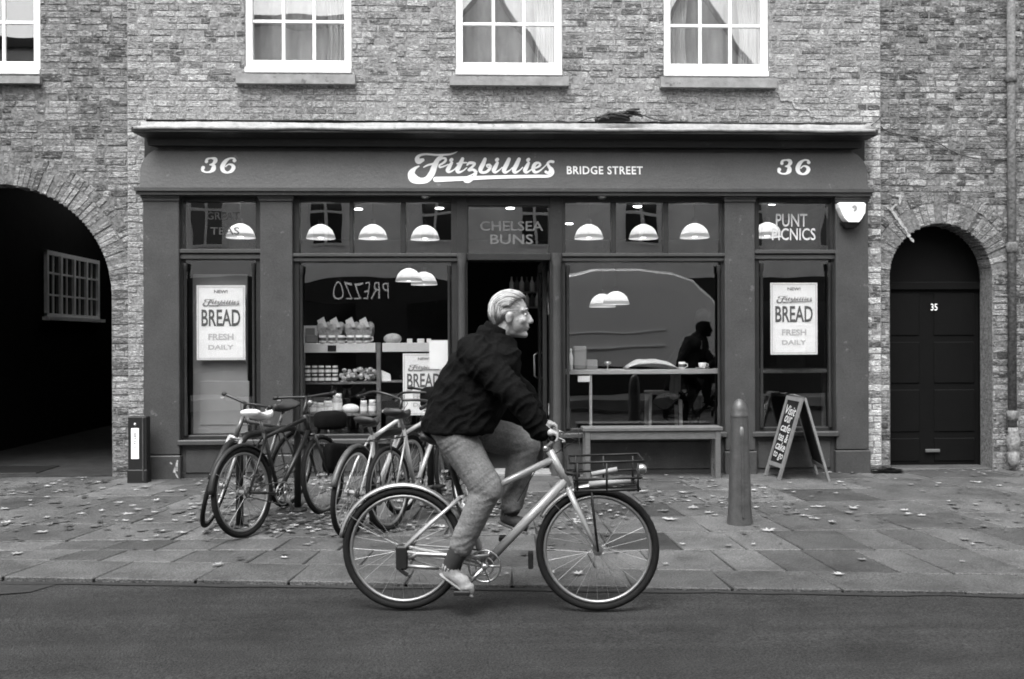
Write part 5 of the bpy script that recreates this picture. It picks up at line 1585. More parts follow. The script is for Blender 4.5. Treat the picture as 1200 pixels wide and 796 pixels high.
        for aa in ((a0 if abs(a0 - 90) > abs(a1 - 90) else a1) * .72 + 90 * .28,):
            q = rot(c + Vector(((r + lift) * math.cos(R(aa)), .03, (r + lift) * math.sin(R(aa))))); m.tube([rot(c + Vector((0, .055, 0))), q], .0025, 5)
            q = rot(c + Vector(((r + lift) * math.cos(R(aa)), -.03, (r + lift) * math.sin(R(aa))))); m.tube([rot(c + Vector((0, -.055, 0))), q], .0025, 5)
        m.build('mudguard_stay', 'alloy', o)
    for g_ in sp.get('guards', ()):
        guard(H0 if g_[0] == 'rear' else H1, I if g_[0] == 'rear' else st, g_[1], g_[2], 'mudguard', g_[3])
    if sp.get('rack'):
        m = MB(); zt = r * 2 + .055
        for s in (-.055, .055):
            m.tube([(.18, s, zt), (-.22, s, zt)], .005, 6); m.tube([(-.05, s, zt), (0, s * 1.2, r + .02)], .005, 6)
        for x in (.15, .0, -.12, -.22): m.tube([(x, -.055, zt), (x, .055, zt)], .004, 6)
        m.build('rear_rack', 'black_metal', root, True)
    if sp.get('light'):
        m = MB(); q = st(bc + Vector((.05, 0, -.05))); m.ell(q, (.03, .025, .025), 10, 8); m.build('headlight', 'chrome', root, True)
    return st
def park(p_rear, p_front, label, sp, lean=0):
    d = p_front - p_rear
    h = math.atan2(d.y, d.x)
    b = thing('bicycle', label, 'bicycle', (p_rear.x, p_rear.y, gz(p_rear.y) + .002), 'bicycles parked against the stands', rot=(R(lean), 0, h), local=True)
    bicycle(b, sp); return b
ROAD = dict(L=1.02, r=.338, bar_m='frame_black',  bb=(.42, .27), seat=(.27, .76), saddle=(.235, .91), head_t=(.80, .86), head_b=(.86, .70), bar=(.86, .98), bar_w=.29)
bA = park(G(287, 630.5), G(380, 602), 'black hybrid bicycle with a pale saddle cover, nearest the kerb in the parked group', dict(ROAD, frame='frame_black', rim='alloy', saddle_m='saddle_pale', steer=6, crank=-60, tyre_r=.021, guards=(('rear', 25, 175, 'plastic_black'),), bar=(.86, 1.0), light=True), lean=-3)
bB = park(G(335, 594), G(256, 619), 'dark bicycle facing the road, mostly hidden behind the one with the pale saddle', dict(ROAD, frame='frame_grey', rim='alloy', steer=24, crank=20, fork='frame_silver', guards=(('front', 20, 170, 'plastic_black'),), bar=(.84, .97), bar_w=.2), lean=-9)
bC = park(G(409, 630.5), G(478, 597), 'white framed bicycle with a wide grey rear mudguard, beside the second stand', dict(ROAD, frame='frame_white', rim='frame_white', tyre_r=.02, steer=-8, crank=40, guards=(('rear', 10, 165, 'iron_grey'), ('front', 60, 170, 'iron_grey')), saddle=(.22, .86), bar=(.80, .98), bar_style='swept', sw=.002), lean=5)
bD = park(G(457, 622), G(528, 594), 'slim silver bicycle with a dark saddle, nearest the cyclist', dict(ROAD, r=.325, bb=(.42, .26), frame='frame_silver', rim='alloy', steer=10, crank=0, saddle=(.22, .89), bar=(.84, 1.01), bar_style='swept', rack=True, light=True), lean=-2)
bE = park(G(545, 606), G(500, 584), 'black bicycle at the back of the parked group, almost hidden by the cyclist', dict(ROAD, frame='frame_black', steer=-10, crank=30, guards=(('front', 30, 170, 'plastic_black'),)), lean=4)
# bags on the parked bicycles
def bag(c, r, rot, label):
    m = MB(); m.ell((0, 0, 0), r, 16, 10); me = m
    # squared-off soft bag
    vs = [(math.copysign(abs(x / r[0]) ** .5 * r[0], x) if r[0] else 0, math.copysign(abs(y / r[1]) ** .5 * r[1], y), math.copysign(abs(z / r[2]) ** .55 * r[2], z)) for x, y, z in m.v]
    m.v = vs
    o = m.build('pannier_bag', 'cloth_dark', None, True); o.location = c; o.rotation_euler = rot
    return tag(o, label, 'bag')
ga = G(392, 600)
bag((ga.x, ga.y + .03, .50), (.14, .05, .13), (0, R(6), R(62)), 'black pannier bag hanging beside the front wheel of the bicycle with the pale saddle')
bag((FX(386, -1.35), -1.30, FZ(493, -1.35, 386)), (.14, .11, .085), (0, 0, R(30)), 'dark soft bag on the handlebar below the bread shelves')
gd = G(512, 596)
bag((gd.x, gd.y, 1.0), (.11, .13, .10), (0, 0, R(50)), 'dark bag on the handlebar just behind the cyclist')
# bicycle stands
def stand(a, b, label, h=.74):
    m = MB(); A = Vector((a.x, a.y, gz(a.y) - .03)); B = Vector((b.x, b.y, gz(b.y) - .03)); u = (B - A).normalized()
    zt = gz(a.y) + h; rr = .12
    P = [A, A + Vector((0, 0, h - rr))]
    for k in range(1, 7):
        t = math.pi / 2 * k / 6; P.append(A + u * rr * (1 - math.cos(t)) + Vector((0, 0, h - rr + rr * math.sin(t))))
    for k in range(0, 7):
        t = math.pi / 2 * k / 6; P.append(B - u * rr * (1 - math.sin(t)) + Vector((0, 0, h - rr + rr * math.cos(t))))
    P.append(B)
    m.tube(P, .03, 12); o = thing('bike_stand', label, 'bike stand', A)
    m.build('hoop', 'black_metal', o, True)
    for q in (A, B):
        f = MB(); f.lathe([(.07, 0), (.07, .012), (.035, .02)], (q.x, q.y, q.z + .032), 16); f.build('base_plate', 'black_metal', o, True)
stand(G(281, 618), G(349, 597), 'dark hoop bike stand inside the wheels of the two bicycles nearest the arch')
stand(G(437, 618), G(505, 594), 'dark hoop bike stand between the white and the silver bicycles')

# ---- the ridden bicycle and its rider
ra, rb = GR(473, 717), GR(700.5, 718.5)
hd_ = math.atan2(rb.y - ra.y, rb.x - ra.x); LB = (rb - ra).length
sc_ = 227.5 / LB           # picture units per metre at the bicycle
lx = lambda px: (px - 473) / sc_
lz = lambda py: (717.7 - py) / sc_
RB = thing('bicycle', 'pale grey city bicycle with a front carrier, ridden along the road', 'bicycle', (ra.x, ra.y, ROADZ + .012), rot=(0, 0, hd_), local=True)
spR = dict(L=LB, r=.347, tyre_r=.021, bb=(lx(569), lz(664)), seat=(lx(541), lz(583)), saddle=(lx(521), lz(516)), head_t=(lx(645), lz(531)), head_b=(lx(667), lz(573)),
           bar=(lx(654), lz(512)), bar_w=.29, bar_style='straight', frame='frame_silver', rim='alloy', tube=.019, down=.026, topr=.020, top_at=.90, stayr=.0105, forkr=.019, crank=-134,
           post_m='frame_black', postr=.017, guards=(('rear', 28, 170, 'alloy'), ('front', 95, 150, 'alloy')), crank_m='chrome', tyre='rubber', spokes=28, stay_at=.98, sw=.0009)
bicycle(RB, spR)
m = MB(); a, b_ = Vector((lx(487), -.056, lz(659))), Vector((lx(562), -.056, lz(665)))
m.tube([a + Vector((-.03, 0, .02)), a + Vector((.02, 0, .045)), b_ + Vector((-.02, 0, .06)), b_ + Vector((.06, 0, .07))], [.012, .014, .014, .01], 8)
m.tube([a + Vector((-.05, 0, -.02)), a + Vector((.06, 0, -.03)), a + Vector((.14, 0, -.032))], .012, 8)
m.build('chain_guard', 'alloy', RB, True)
m = MB(); m.box(lx(466), lx(480), -.075, -.045, lz(668), lz(640), .01); m.tube([(lx(474), -.06, lz(655)), (lx(471), -.065, lz(668)), (lx(480), -.065, lz(674))], .012, 6); m.build('derailleur', 'plastic_black', RB)
m = MB(); m.box(lx(619.5), lx(625.5), -.03, .03, lz(668), lz(649), .004); m.build('mud_flap', 'rubber', RB)
# front carrier: tubular tray over the front wheel
m = MB(); x0, x1 = lx(668), lx(751); yw = .17
zA_, zB_, zC_ = lz(545), lz(560), lz(573)
for z_, rr, xx0, xx1 in ((lz(541), .007, x0, x1), (zB_, .007, x0 + .02, x1 - .01), (zC_, .008, x0 + .03, x1 - .02)):
    zz = z_
    m.tube([(xx0, -yw, zz), (xx1, -yw, zz + .012), (xx1 + .0, yw, zz + .012), (xx0, yw, zz)], rr, 6, closed=True)
for x in (x0 + .04, (x0 + x1) / 2, x1 - .03):
    for s in (-yw, yw): m.tube([(x, s, zC_), (x, s, lz(541))], .006, 6)
for i in range(5):
    y = -yw + 2 * yw * (i + .5) / 5; m.tube([(x0 + .03, y, zC_), (x1 - .02, y, zC_ + .01)], .005, 6)
for s in (-.07, .07): m.tube([(x0 + .12, s, zC_), (LB + .0, s * .9, .347)], .006, 6)
m.tube([(lx(660), 0, lz(556)), (x0 + .06, 0, zB_)], .012, 8)
m.build('front_carrier', 'black_metal', RB, True)
m = MB(); m.ell((x1 + .005, 0, lz(552)), (.03, .03, .03), 10, 8); m.build('headlight', 'chrome', RB, True)
m = MB(); m.ell((lx(640), -.05, lz(527)), (.016, .014, .014), 10, 8); m.build('bell', 'chrome', RB, True)
# rolled papers riding in the carrier
pp = thing('newspaper_roll', 'bundle of pale rolled papers lying in the front carrier of the ridden bicycle', 'newspapers', (ra.x, ra.y, ROADZ + .012), rot=(0, 0, hd_), local=True)
for (px0, py0, px1, py1, y, rr) in ((690, 568, 738, 563, -.08, .017), (694, 559, 724, 553, .02, .014)):
    m = MB(); m.tube([(lx(px0), y, lz(py0)), (lx(px1), y, lz(py1))], rr, 12); m.build('roll', 'board_grey', pp, True)

rider = thing('person', 'grey-haired man in a dark jacket and pale trousers riding the city bicycle', 'person', (ra.x, ra.y, ROADZ + .012), rot=(0, 0, hd_), local=True)
V = lambda px, py, y: (lx(px), y, lz(py))
SH, HP = .185, .085
hipc = V(534, 500, 0)
b = MB()
# ---- body (head, neck, hands, trunk and limbs in one skin)
hx, hz_ = lx(601), lz(372)
tilt = Matrix.Rotation(R(8), 4, 'Y')
b.ell((hx - .012, 0, hz_ + .028), (.100, .078, .095), 24, 16)                       # skull
b.ell((hx + .026, 0, hz_ - .03), (.072, .063, .088), 20, 14)                        # face
b.cap((hx + .010, 0, hz_ - .085), (hx + .058, 0, hz_ - .104), .046, .027)           # jaw and chin
b.ell((hx + .074, 0, hz_ - .112), (.019, .022, .019), 10, 8)                        # chin
b.cap((hx + .088, 0, hz_ + .008), (hx + .110, 0, hz_ - .036), .0115, .015)          # nose
for s in (-1, 1):
    b.ell((hx + .100, .012 * s, hz_ - .042), (.011, .010, .009), 8, 6)              # nostril wings
    b.cap((hx + .080, .012 * s, hz_ + .024), (hx + .066, .052 * s, hz_ + .024), .013, .011)   # brow
    b.ell((hx + .058, .043 * s, hz_ - .032), (.027, .020, .022), 10, 8)             # cheek
    b.ell((hx - .012, .077 * s, hz_ - .018), (.021, .011, .034), 10, 8)             # ear
    b.ell((hx - .008, .084 * s, hz_ - .002), (.017, .009, .016), 8, 6)
b.cap((hx + .090, -.016, hz_ - .064), (hx + .090, .016, hz_ - .064), .0095)         # lips
b.cap((hx + .087, -.014, hz_ - .079), (hx + .087, .014, hz_ - .079), .0095)
b.cap((hx - .03, 0, hz_ - .06), (lx(574), 0, lz(410)), .060, .060)                  # neck
b.cap((lx(562), 0, lz(422)), (lx(535), 0, lz(480)), .09, .12)
b.cap((lx(535), 0, lz(480)), hipc, .11, .10)
handpos = {}
for s, (hpx, hpy) in ((-1, (652.5, 519)), (1, (655.5, 500))):
    y = .27 * s
    sh = (lx(567), SH * s, lz(424)); el = (lx(611), .275 * s, lz(471)); wr = (spR['bar'][0] - .075, y, spR['bar'][1] + .030)
    b.cap(sh, el, .05, .042); b.cap(el, wr, .04, .027)
    # hand closed on the bar: palm behind and over, fingers round the front, thumb beneath
    bc = Vector((spR['bar'][0] - .028, y, spR['bar'][1] + .011))
    b.cap((wr[0], y, wr[2]), tuple(bc + Vector((-.022, 0, .027))), .027, .024)
    b.cap(tuple(bc + Vector((-.012, -.030, .026))), tuple(bc + Vector((-.012, .030, .026))), .0195)
    for k, ln in enumerate((.92, 1.0, .97, .82)):
        fy_ = y + s * (-.033 + .022 * k)
        pts = []
        for t in (115, 70, 25, -20, -62):
            rr = .0275 * (1.0 if t > 0 else .95) * (.92 + .08 * ln)
            pts.append((bc.x + rr * 1.05 * math.cos(R(t * ln + 6)), fy_, bc.z + rr * 1.05 * math.sin(R(t * ln + 6))))
        for q in range(4): b.cap(pts[q], pts[q + 1], .0105 - .0006 * q, .0102 - .0006 * (q + 1), n=10)
    ty = y - s * .046
    b.cap(tuple(bc + Vector((-.036, -s * .030, .012))), (bc.x - .014, ty, bc.z - .012), .0135, .0115, n=10); b.cap((bc.x - .014, ty, bc.z - .012), (bc.x + .014, ty + s * .004, bc.z - .024), .0115, .0095, n=10)
legs = {-1: (V(535, 510, -HP), V(573, 573, -.115), V(539, 646, -.115)), 1: (V(535, 504, HP), V(616, 525, .12), V(598, 606, .115))}
for s, (h_, kn, an) in legs.items():
    b.cap(h_, kn, .078, .052); b.cap(kn, an, .05, .034)
b.ell(V(534, 504, 0), (.10, .12, .08))
organic(b, 'body', 'skin', rider, .0062, 2)
for s in (-1, 1):
    m = MB(); m.ell((hx + .0755, .031 * s, hz_ + .001), (.0125, .0115, .0085), 12, 8); m.build('eye', 'ceramic', rider, True)
    m = MB(); m.ell((hx + .0850, .033 * s, hz_ + .001), (.005, .0055, .0055), 8, 6); m.build('pupil', 'plastic_black', rider, True)
# hair: swept back in many fine locks over a close under-layer, long at the nape
h = MB()
h.ell((hx - .018, 0, hz_ + .036), (.101, .083, .088), 24, 16)
for s in (-1, 1): h.cap((hx - .045, .066 * s, hz_ + .015), (hx - .085, .050 * s, hz_ - .04), .026, .016)
h.cap((hx - .085, -.04, hz_ - .02), (hx - .085, .04, hz_ - .02), .03); h.cap((hx - .094, -.035, hz_ - .055), (hx - .094, .035, hz_ - .055), .018)
organic(h, 'hair', 'hair_grey', rider, .0075, 3)
hs = MB(); rh = random.Random(12)
for k in range(1150):
    ph = R(rh.uniform(-86, 86)); cp_ = max(.05, math.cos(ph))
    t0 = rh.uniform(8, 60) * cp_ ** .45; t1 = -rh.uniform(92, 136); k_ = rh.uniform(.985, 1.085)
    q_ = .010 * max(0, t0 - 25) / 30                        # a lifted quiff over the brow
    pts = []; e = rh.uniform(-.012, .012)
    for i in range(8):
        u = i / 7; th = R(t0 + (t1 - t0) * u); w_ = mnoise.noise((ph * 5, u * 3, k * .37)) * .007
        drop = .030 * max(0, u - .72) / .28
        pts.append((hx - .018 + .106 * k_ * math.sin(th) * cp_ ** .55 + .006 * (1 - u) - .012 * max(0, u - .8), .089 * k_ * math.sin(ph) * (1 - .22 * u * u) + w_ + e * u, hz_ + .036 + q_ * (1 - u) + .094 * k_ * math.cos(th) * (cp_ ** .75 if th > -1.3 else cp_ ** .3) - drop))
    n0 = len(hs.f); w1 = rh.uniform(.0011, .0026)
    hs.tube(pts, [.0006] + [w1] * 6 + [.0005], 4); tn = rh.choice((.45, .7, .9, 1.1, 1.3, 1.6))
    for f_ in range(n0, len(hs.f)): hs.t[f_] = tn
hs.build('hair_locks', 'hair_lock', rider, True)['kind'] = 'stuff'
for s in (-1, 1):
    m = MB(); m.tube([(hx + .0915, .010 * s, hz_ + .030), (hx + .089, .028 * s, hz_ + .034), (hx + .078, .050 * s, hz_ + .026)], [.003, .005, .002], 6); m.build('eyebrow', 'hair_grey', rider, True)
m = MB(); m.tube([(hx + .091, -.024, hz_ - .0735), (hx + .1005, 0, hz_ - .0715), (hx + .091, .024, hz_ - .0735)], [.0015, .0032, .0015], 6); m.build('mouth', 'lip', rider, True)
# jacket
j = MB()
secs = [((495, 508), (580, 510), .205), ((496, 500), (585, 503), .212), ((500, 484), (590, 489), .203), ((507, 463), (600, 470), .196), ((517, 442), (608, 450), .198),
        ((530, 421), (612, 431), .205), ((543, 408), (612, 417), .170), ((557, 397), (608, 408), .112), ((565, 385), (605, 400), .088)]
n = 28; vs = []; fs = []
for (bk, fr_, hw) in secs:
    B0 = Vector(V(bk[0], bk[1], 0)); F0 = Vector(V(fr_[0], fr_[1], 0)); c = (B0 + F0) / 2; ax_ = (F0 - B0) / 2
    for k in range(n):
        a = 2 * math.pi * k / n; ca, sa = math.cos(a), math.sin(a)
        e = .8
        vs.append(tuple(c + ax_ * math.copysign(abs(ca) ** e, ca) + Vector((0, hw * math.copysign(abs(sa) ** e, sa), 0))))
m_ = len(secs)
for i in range(m_ - 1):
    for k in range(n): l = (k + 1) % n; fs.append((i * n + k, (i + 1) * n + k, (i + 1) * n + l, i * n + l))
fs.append(tuple(range(n))); fs.append(tuple(reversed(range((m_ - 1) * n, m_ * n))))
j.add(vs, fs)
for s in (-1, 1):
    y = .27 * s
    sh = (lx(566), SH * .92 * s, lz(424)); el = (lx(612), .272 * s, lz(468)); wr = (spR['bar'][0] - .095, y, spR['bar'][1] + .036)
    j.cap(sh, el, .096, .080); j.cap(el, wr, .079, .052); j.cap((lx(558), .10 * s, lz(416)), sh, .105, .094)
jk = organic(j, 'jacket', 'jacket', rider, .0085, 3)
def jk_fold(p):
    q = Vector(p); r1 = 1 - abs(mnoise.noise((q.x * 5 + q.z * 7, q.y * 6, (q.x - q.z) * 15)))
    r2 = mnoise.noise((q.x * 9, q.y * 9, q.z * 14 + q.x * 10))
    return .014 * (r1 ** 3 - .45) + .008 * r2
wrinkle(jk, jk_fold)
m = MB(); m.lathe([(.086, -.03), (.085, .01), (.077, .07), (.074, .08), (.066, .078), (.066, .02)], (0, 0, 0), 22, cap=False)
Mx = Matrix.Translation((lx(578.5), 0, lz(400))) @ Matrix.Rotation(R(26), 4, 'Y')
m.v = [tuple(Mx @ Vector(v)) for v in m.v]; m.build('collar', 'jacket', rider, True)
# trousers
t = MB()
t.ell((lx(534), 0, lz(506)), (.145, .168, .10), 20, 14)
for s, (h_, kn, an) in legs.items():
    t.cap(h_, kn, .112, .090); t.cap(kn, tuple(Vector(kn).lerp(Vector(an), .90)), .088, .064 if s < 0 else .066)
    kv, av = Vector(kn), Vector(an)
    for k in range(6):
        u = .50 + .085 * k + .02 * math.sin(k * 5); p = kv.lerp(av, u); rr = .088 + (.062 - .088) * u - .002
        dd = (av - kv).normalized(); e1 = dd.cross(Vector((0, 1, 0))).normalized(); e1 = (e1 + dd * (.25 if k % 2 else -.2)).normalized()
        t.tube([p + e1 * (rr * 1.0) * math.cos(a) + Vector((0, 1, 0)) * (rr * 1.0) * math.sin(a) for a in [2 * math.pi * q / 16 for q in range(16)]], .004, 6, closed=True)
tj = organic(t, 'trousers', 'jeans', rider, .0085, 4)
def leg_fold(p):
    q = Vector(p); best = None
    for s_, (h_, kn, an) in legs.items():
        for a_, b_, o_ in ((h_, kn, 0), (kn, an, 1)):
            A_, B_ = Vector(a_), Vector(b_); d_ = B_ - A_; u = max(0, min(1, (q - A_).dot(d_) / d_.length_squared)); dist = (q - (A_ + d_ * u)).length
            if best is None or dist < best[0]: best = (dist, u + o_, s_)
    u = best[1]
    near_knee = math.exp(-((u - 1.0) / .22) ** 2); near_hem = math.exp(-((u - 1.9) / .30) ** 2); near_hip = math.exp(-((u - .1) / .3) ** 2)
    w = .25 + near_knee * .9 + near_hem * 1.2 + near_hip * .6
    r1 = 1 - abs(mnoise.noise((u * 9 + q.x * 4, q.y * 5, q.z * 22 - q.x * 9 + best[2] * 7)))
    return w * .0055 * (r1 ** 2.2 - .5) + .007 * mnoise.noise((q.x * 10, q.y * 10, q.z * 6))
wrinkle(tj, leg_fold)
# socks and shoes
for s, (h_, kn, an), toe, heel, mt in ((-1, legs[-1], V(557, 694, -.125), V(519, 668, -.12), 'shoe_pale'), (1, legs[1], V(619, 631, .125), V(583, 617, .12), 'shoe_dark')):
    an = Vector(an); toe = Vector(toe); heel = Vector(heel)
    d = (toe - heel).normalized(); L_ = (toe - heel).length
    ankle = heel + d * .065 + Vector((0, 0, .065)) + Vector((d.x, 0, d.z)).cross(Vector((0, 1, 0))) * .0
    m = MB(); m.cap(an + (an - Vector(kn)).normalized() * -.02, ankle, .056, .046); m.build('sock', 'sock', rider, True)
    upn = Vector((0, 1, 0)).cross(d); upn = -upn if upn.z < 0 else upn
    f = MB()
    f.cap(heel + d * .045 + upn * .028, heel + d * .13 + upn * .030, .042, .044, flat=.9); f.cap(heel + d * .13 + upn * .026, toe - d * .035 + upn * .012, .043, .030)
    f.ell(tuple(heel + d * (L_ * .72) + upn * .016), (.05, .046, .026), 14, 8)
    f.cap(heel + d * .05 + upn * .04, ankle, .044, .047)
    sh_ = organic(f, 'shoe', mt, rider, .008, 3)
    so = MB(); pts = []
    n = 14
    bot = []; topv = []
    for i in range(n + 1):
        u = i / n; w = .032 + .014 * math.sin(math.pi * min(1, u * .9 + .05)) - (.02 * max(0, u - .85) / .15)
        pass
    so.cap(heel + d * .035 - upn * .006, toe - d * .03 - upn * .008, .036, .036, flat=1.0)
    c0 = heel + d * (L_ / 2) - upn * .006
    so.v = [tuple((lambda p: p - upn * (p - c0).dot(upn) * .68)(Vector(v))) for v in so.v]
    so.build('sole', 'sole', sh_, True)

# a second cyclist farther along the road, out of the frame: the window mirrors him as a dark figure
def copy_tree(o, parent=None):
    c = o.copy(); COL.objects.link(c)
    if parent is not None: c.parent = parent
    for ch in list(o.children): copy_tree(ch, c)
    return c
h2 = at(826, 378, 5.65)
for src, lab in ((RB, 'black bicycle of the second cyclist, farther along the road and mirrored in the big window'), (rider, 'second cyclist dressed all in black, mirrored as a dark figure in the big window')):
    c = copy_tree(src); c['label'] = lab
    for d_ in c.children_recursive:                       # all in black
        if d_.type == 'MESH':
            for sl_ in d_.material_slots: sl_.link = 'OBJECT'; sl_.material = MATS['cloth_dark']
    c.location = (h2.x - lx(600), -5.65, ROADZ + .02); c.rotation_euler = (0, 0, 0)

# ================================================================== FALLEN LEAVES
def leaf_shape(rg, s):
    pts = []
    lobes = 5
    for k in range(lobes * 2 + 1):
        a = -math.pi * .82 + 1.64 * math.pi * k / (lobes * 2) + math.pi / 2
        r = s * (1.0 if k % 2 == 0 else .48) * rg.uniform(.75, 1.1)
        pts.append((r * math.cos(a), r * math.sin(a)))
    pts.append((rg.uniform(-.1, .1) * s, -s * 1.05)); pts.append((rg.uniform(-.1, .02) * s, -s * .3))
    return pts
def leaf(mb, x, y, s, rg, tone, lift=0.0):
    an = rg.random() * 6.28; ca, sa = math.cos(an), math.sin(an); cu = rg.uniform(-.05, .32); cv = rg.uniform(-.15, .2)
    pts = leaf_shape(rg, s)
    vs = [(x, y, gz(y) + .006 + lift)]
    for u, v in pts:
        z = .006 + lift + abs(u) * cu * .6 + v * cv * .3 + abs(v) * .1
        xx, yy = x + u * ca - v * sa, y + u * sa + v * ca
        vs.append((xx, yy, gz(yy) + max(.003, z)))
    n = len(pts)
    mb.add(vs, [(0, i + 1, (i + 1) % n + 1) for i in range(n)], tone)
rg = random.Random(77)
lm_ = MB()
def scatter(n, x0, x1, y0, y1, smin=.022, smax=.05, cond=None):
    for _ in range(n):
        x, y = rg.uniform(x0, x1), rg.uniform(y0, y1)
        if mnoise.noise((x * 1.3, y * 1.6, 4)) < rg.uniform(-.35, .25): continue
        if y < L_front(x) + .08: continue
        leaf(lm_, x, y, rg.uniform(smin, smax), rg, rg.choice((.08, .14, .22, .35, .5, .75, 1.2)), rg.random() * .012)
scatter(1000, -2.9, .6, -2.75, -.25, .018, .045)
scatter(900, -2.2, -.1, -2.8, -.8, .018, .048)
scatter(380, -6, -2.4, -2.6, -.25, .02, .05)
scatter(480, .3, 2.4, -2.4, -.3, .018, .042)
scatter(240, 2.2, 6.5, -2.7, -.1, .016, .04)
scatter(170, -6, 6, -3.6, -2.4, .016, .04)
scatter(160, -6, 6, -.3, .0, .014, .03)
scatter(60, -5, 5, -4.2, -2.7)
scatter(70, 2.9, 5.5, -.25, .0, .015, .03)
tag(lm_.build('leaf_litter', 'leaf'), 'scattered pale and dark fallen leaves', kind='stuff')
spots = [(20, 650), (95, 603), (150, 603), (170, 572), (200, 577), (207, 602), (165, 623), (195, 630), (75, 612), (60, 590), (30, 578), (118, 585), (245, 632), (330, 622), (352, 612), (372, 622), (390, 628), (560, 600), (610, 590), (790, 585), (812, 596), (830, 602), (785, 610), (800, 578),
         (900, 623), (960, 595), (975, 613), (1000, 597), (1080, 605), (1120, 596), (1115, 592), (1010, 657), (895, 573), (1145, 566), (1180, 566), (985, 566), (870, 560), (640, 604), (740, 575), (762, 588), (778, 600), (995, 602), (1060, 599), (1170, 570), (20, 606), (50, 625), (5, 597), (110, 618), (140, 590), (222, 612)]
marks = {'the bollard': G(867, 613), 'the folding sign': G(935, 562), 'the marker post': G(160, 567), 'the nearest rear wheel of the parked bicycles': G(287, 630), 'the arched door': G(1103, 545),
         'the bench': G(765, 558), 'the front wheel of the ridden bicycle': G(700, 690), 'the white bicycle with the wide mudguard': G(409, 630), 'the mouth of the carriage arch': G(40, 565)}
taken = {}
found = []
for px, py in spots:
    g_ = G(px, py); near = min(marks, key=lambda k_: (marks[k_] - g_).length); found.append(((marks[near] - g_).length, near, g_))
for d_, near, g_ in sorted(found, key=lambda e: e[0]):
    i = taken.get(near, 0); taken[near] = i + 1
    q = MB(); leaf(q, g_.x, g_.y, rg.uniform(.04, .068), rg, rg.choice((.3, .5, .8, 1.1)), .002)
    tag(q.build('fallen_leaf', 'leaf', loc=(g_.x, g_.y, gz(g_.y))), 'large pale fallen leaf, %s %s' % ('nearest' if i == 0 else (ORD + ('eleventh', 'twelfth', 'thirteenth', 'fourteenth', 'fifteenth', 'sixteenth', 'seventeenth', 'eighteenth', 'nineteenth', 'twentieth'))[i] + ' nearest', near), 'leaf', 'large fallen leaves on the pavement')
# moss and weeds at the foot of the quoin beside the arched door
q = MB()
for _ in range(240):
    x = FX(1018 + rg.random() * 34); y = -.02 - rg.random() * .12; s = .015 + rg.random() * .03
    leaf(q, x, y, s, rg, rg.choice((.1, .18, .3)), rg.random() * .07 * (1 - abs(x - FX(1034)) * 4))
tag(q.build('weeds', 'leaf'), 'dark weeds and dead leaves heaped at the foot of the brick pier', kind='stuff')

# ================================================================== THE OTHER SIDE OF THE STREET (seen in the shop windows)
ob = MB(); ob.box(-30, 30, -20, -13.7, -.2, .06); tag(ob.build('far_pavement', 'pale_concrete'), kind='structure')
Yo = -16.0
def opposite(x0, x1, h, m, gable, label, shop_h=3.1):
    t = thing('house', label, 'house', ((x0 + x1) / 2, Yo, .06))
    w = MB(); w.box(x0, x1, Yo - 6, Yo, shop_h, h)
    xm = (x0 + x1) / 2
    if gable: w.add([(x0, Yo, h), (x1, Yo, h), (xm, Yo, h + gable), (x0, Yo - 6, h), (x1, Yo - 6, h), (xm, Yo - 6, h + gable)], [(1, 0, 2), (3, 4, 5)])
    w.build('wall', m, t)
    r = MB()
    if gable:
        r.hull8([(x0 - .2, Yo + .2, h - .2), (xm, Yo + .2, h + gable), (xm, Yo - 6, h + gable), (x0 - .2, Yo - 6, h - .2)], [(x0 - .2, Yo + .2, h - .05), (xm, Yo + .2, h + gable + .15), (xm, Yo - 6, h + gable + .15), (x0 - .2, Yo - 6, h - .05)])
        r.hull8([(xm, Yo + .2, h + gable), (x1 + .2, Yo + .2, h - .2), (x1 + .2, Yo - 6, h - .2), (xm, Yo - 6, h + gable)], [(xm, Yo + .2, h + gable + .15), (x1 + .2, Yo + .2, h - .05), (x1 + .2, Yo - 6, h - .05), (xm, Yo - 6, h + gable + .15)])
    else: r.box(x0, x1, Yo - 6, Yo + .25, h, h + .25)
    r.build('roof', 'roof_slate', t)
    s = MB(); s.box(x0, x1, Yo - 6, Yo + .02, .06, shop_h); sf_ = s.build('ground_floor', 'paint_dark', t)
    n = max(2, int((x1 - x0) / 2.1))
    for i in range(n):
        xc = x0 + (x1 - x0) * (i + .5) / n
        for st_ in range(3):
            zb = shop_h + .9 + st_ * 2.9
            if zb + 1.8 > h: continue
            f = MB()
            for a, b_ in ((-.5, -.43), (-.04, .04), (.43, .5)): f.box(xc + a, xc + b_, Yo - .02, Yo + .05, zb, zb + 1.7)
            for c in (0, .82, 1.63): f.box(xc - .43, xc + .43, Yo - .02, Yo + .048, zb + c, zb + c + .07)
            fo_ = f.build('window', 'white_paint', t)
            g = MB(); g.box(xc - .45, xc + .45, Yo + .005, Yo + .015, zb + .03, zb + 1.67); g.build('pane', 'van_glass', fo_)
        g = MB(); g.box(xc - .8, xc + .8, Yo + .015, Yo + .04, .7, shop_h - .6); g.build('shop_pane', 'van_glass', sf_)
    return t
o1 = opposite(-17, -9, 9.2, 'render_mid', 0, 'long grey house across the street, farthest towards the carriage arch end')
o2 = opposite(-9, -2.75, 9.75, 'render_light', 0, 'pale rendered restaurant building across the street, reflected in the bread window')
o3 = opposite(-2.75, 2.65, 7.0, 'render_mid', 4.0, 'gabled house across the street, reflected in the middle sash window')
o4 = opposite(2.65, 8.25, 7.0, 'render_mid', 3.9, 'steep gabled house across the street behind the parked van')
o5 = opposite(8.25, 17, 9.4, 'render_mid', 0, 'grey house across the street, farthest towards the arched door end')
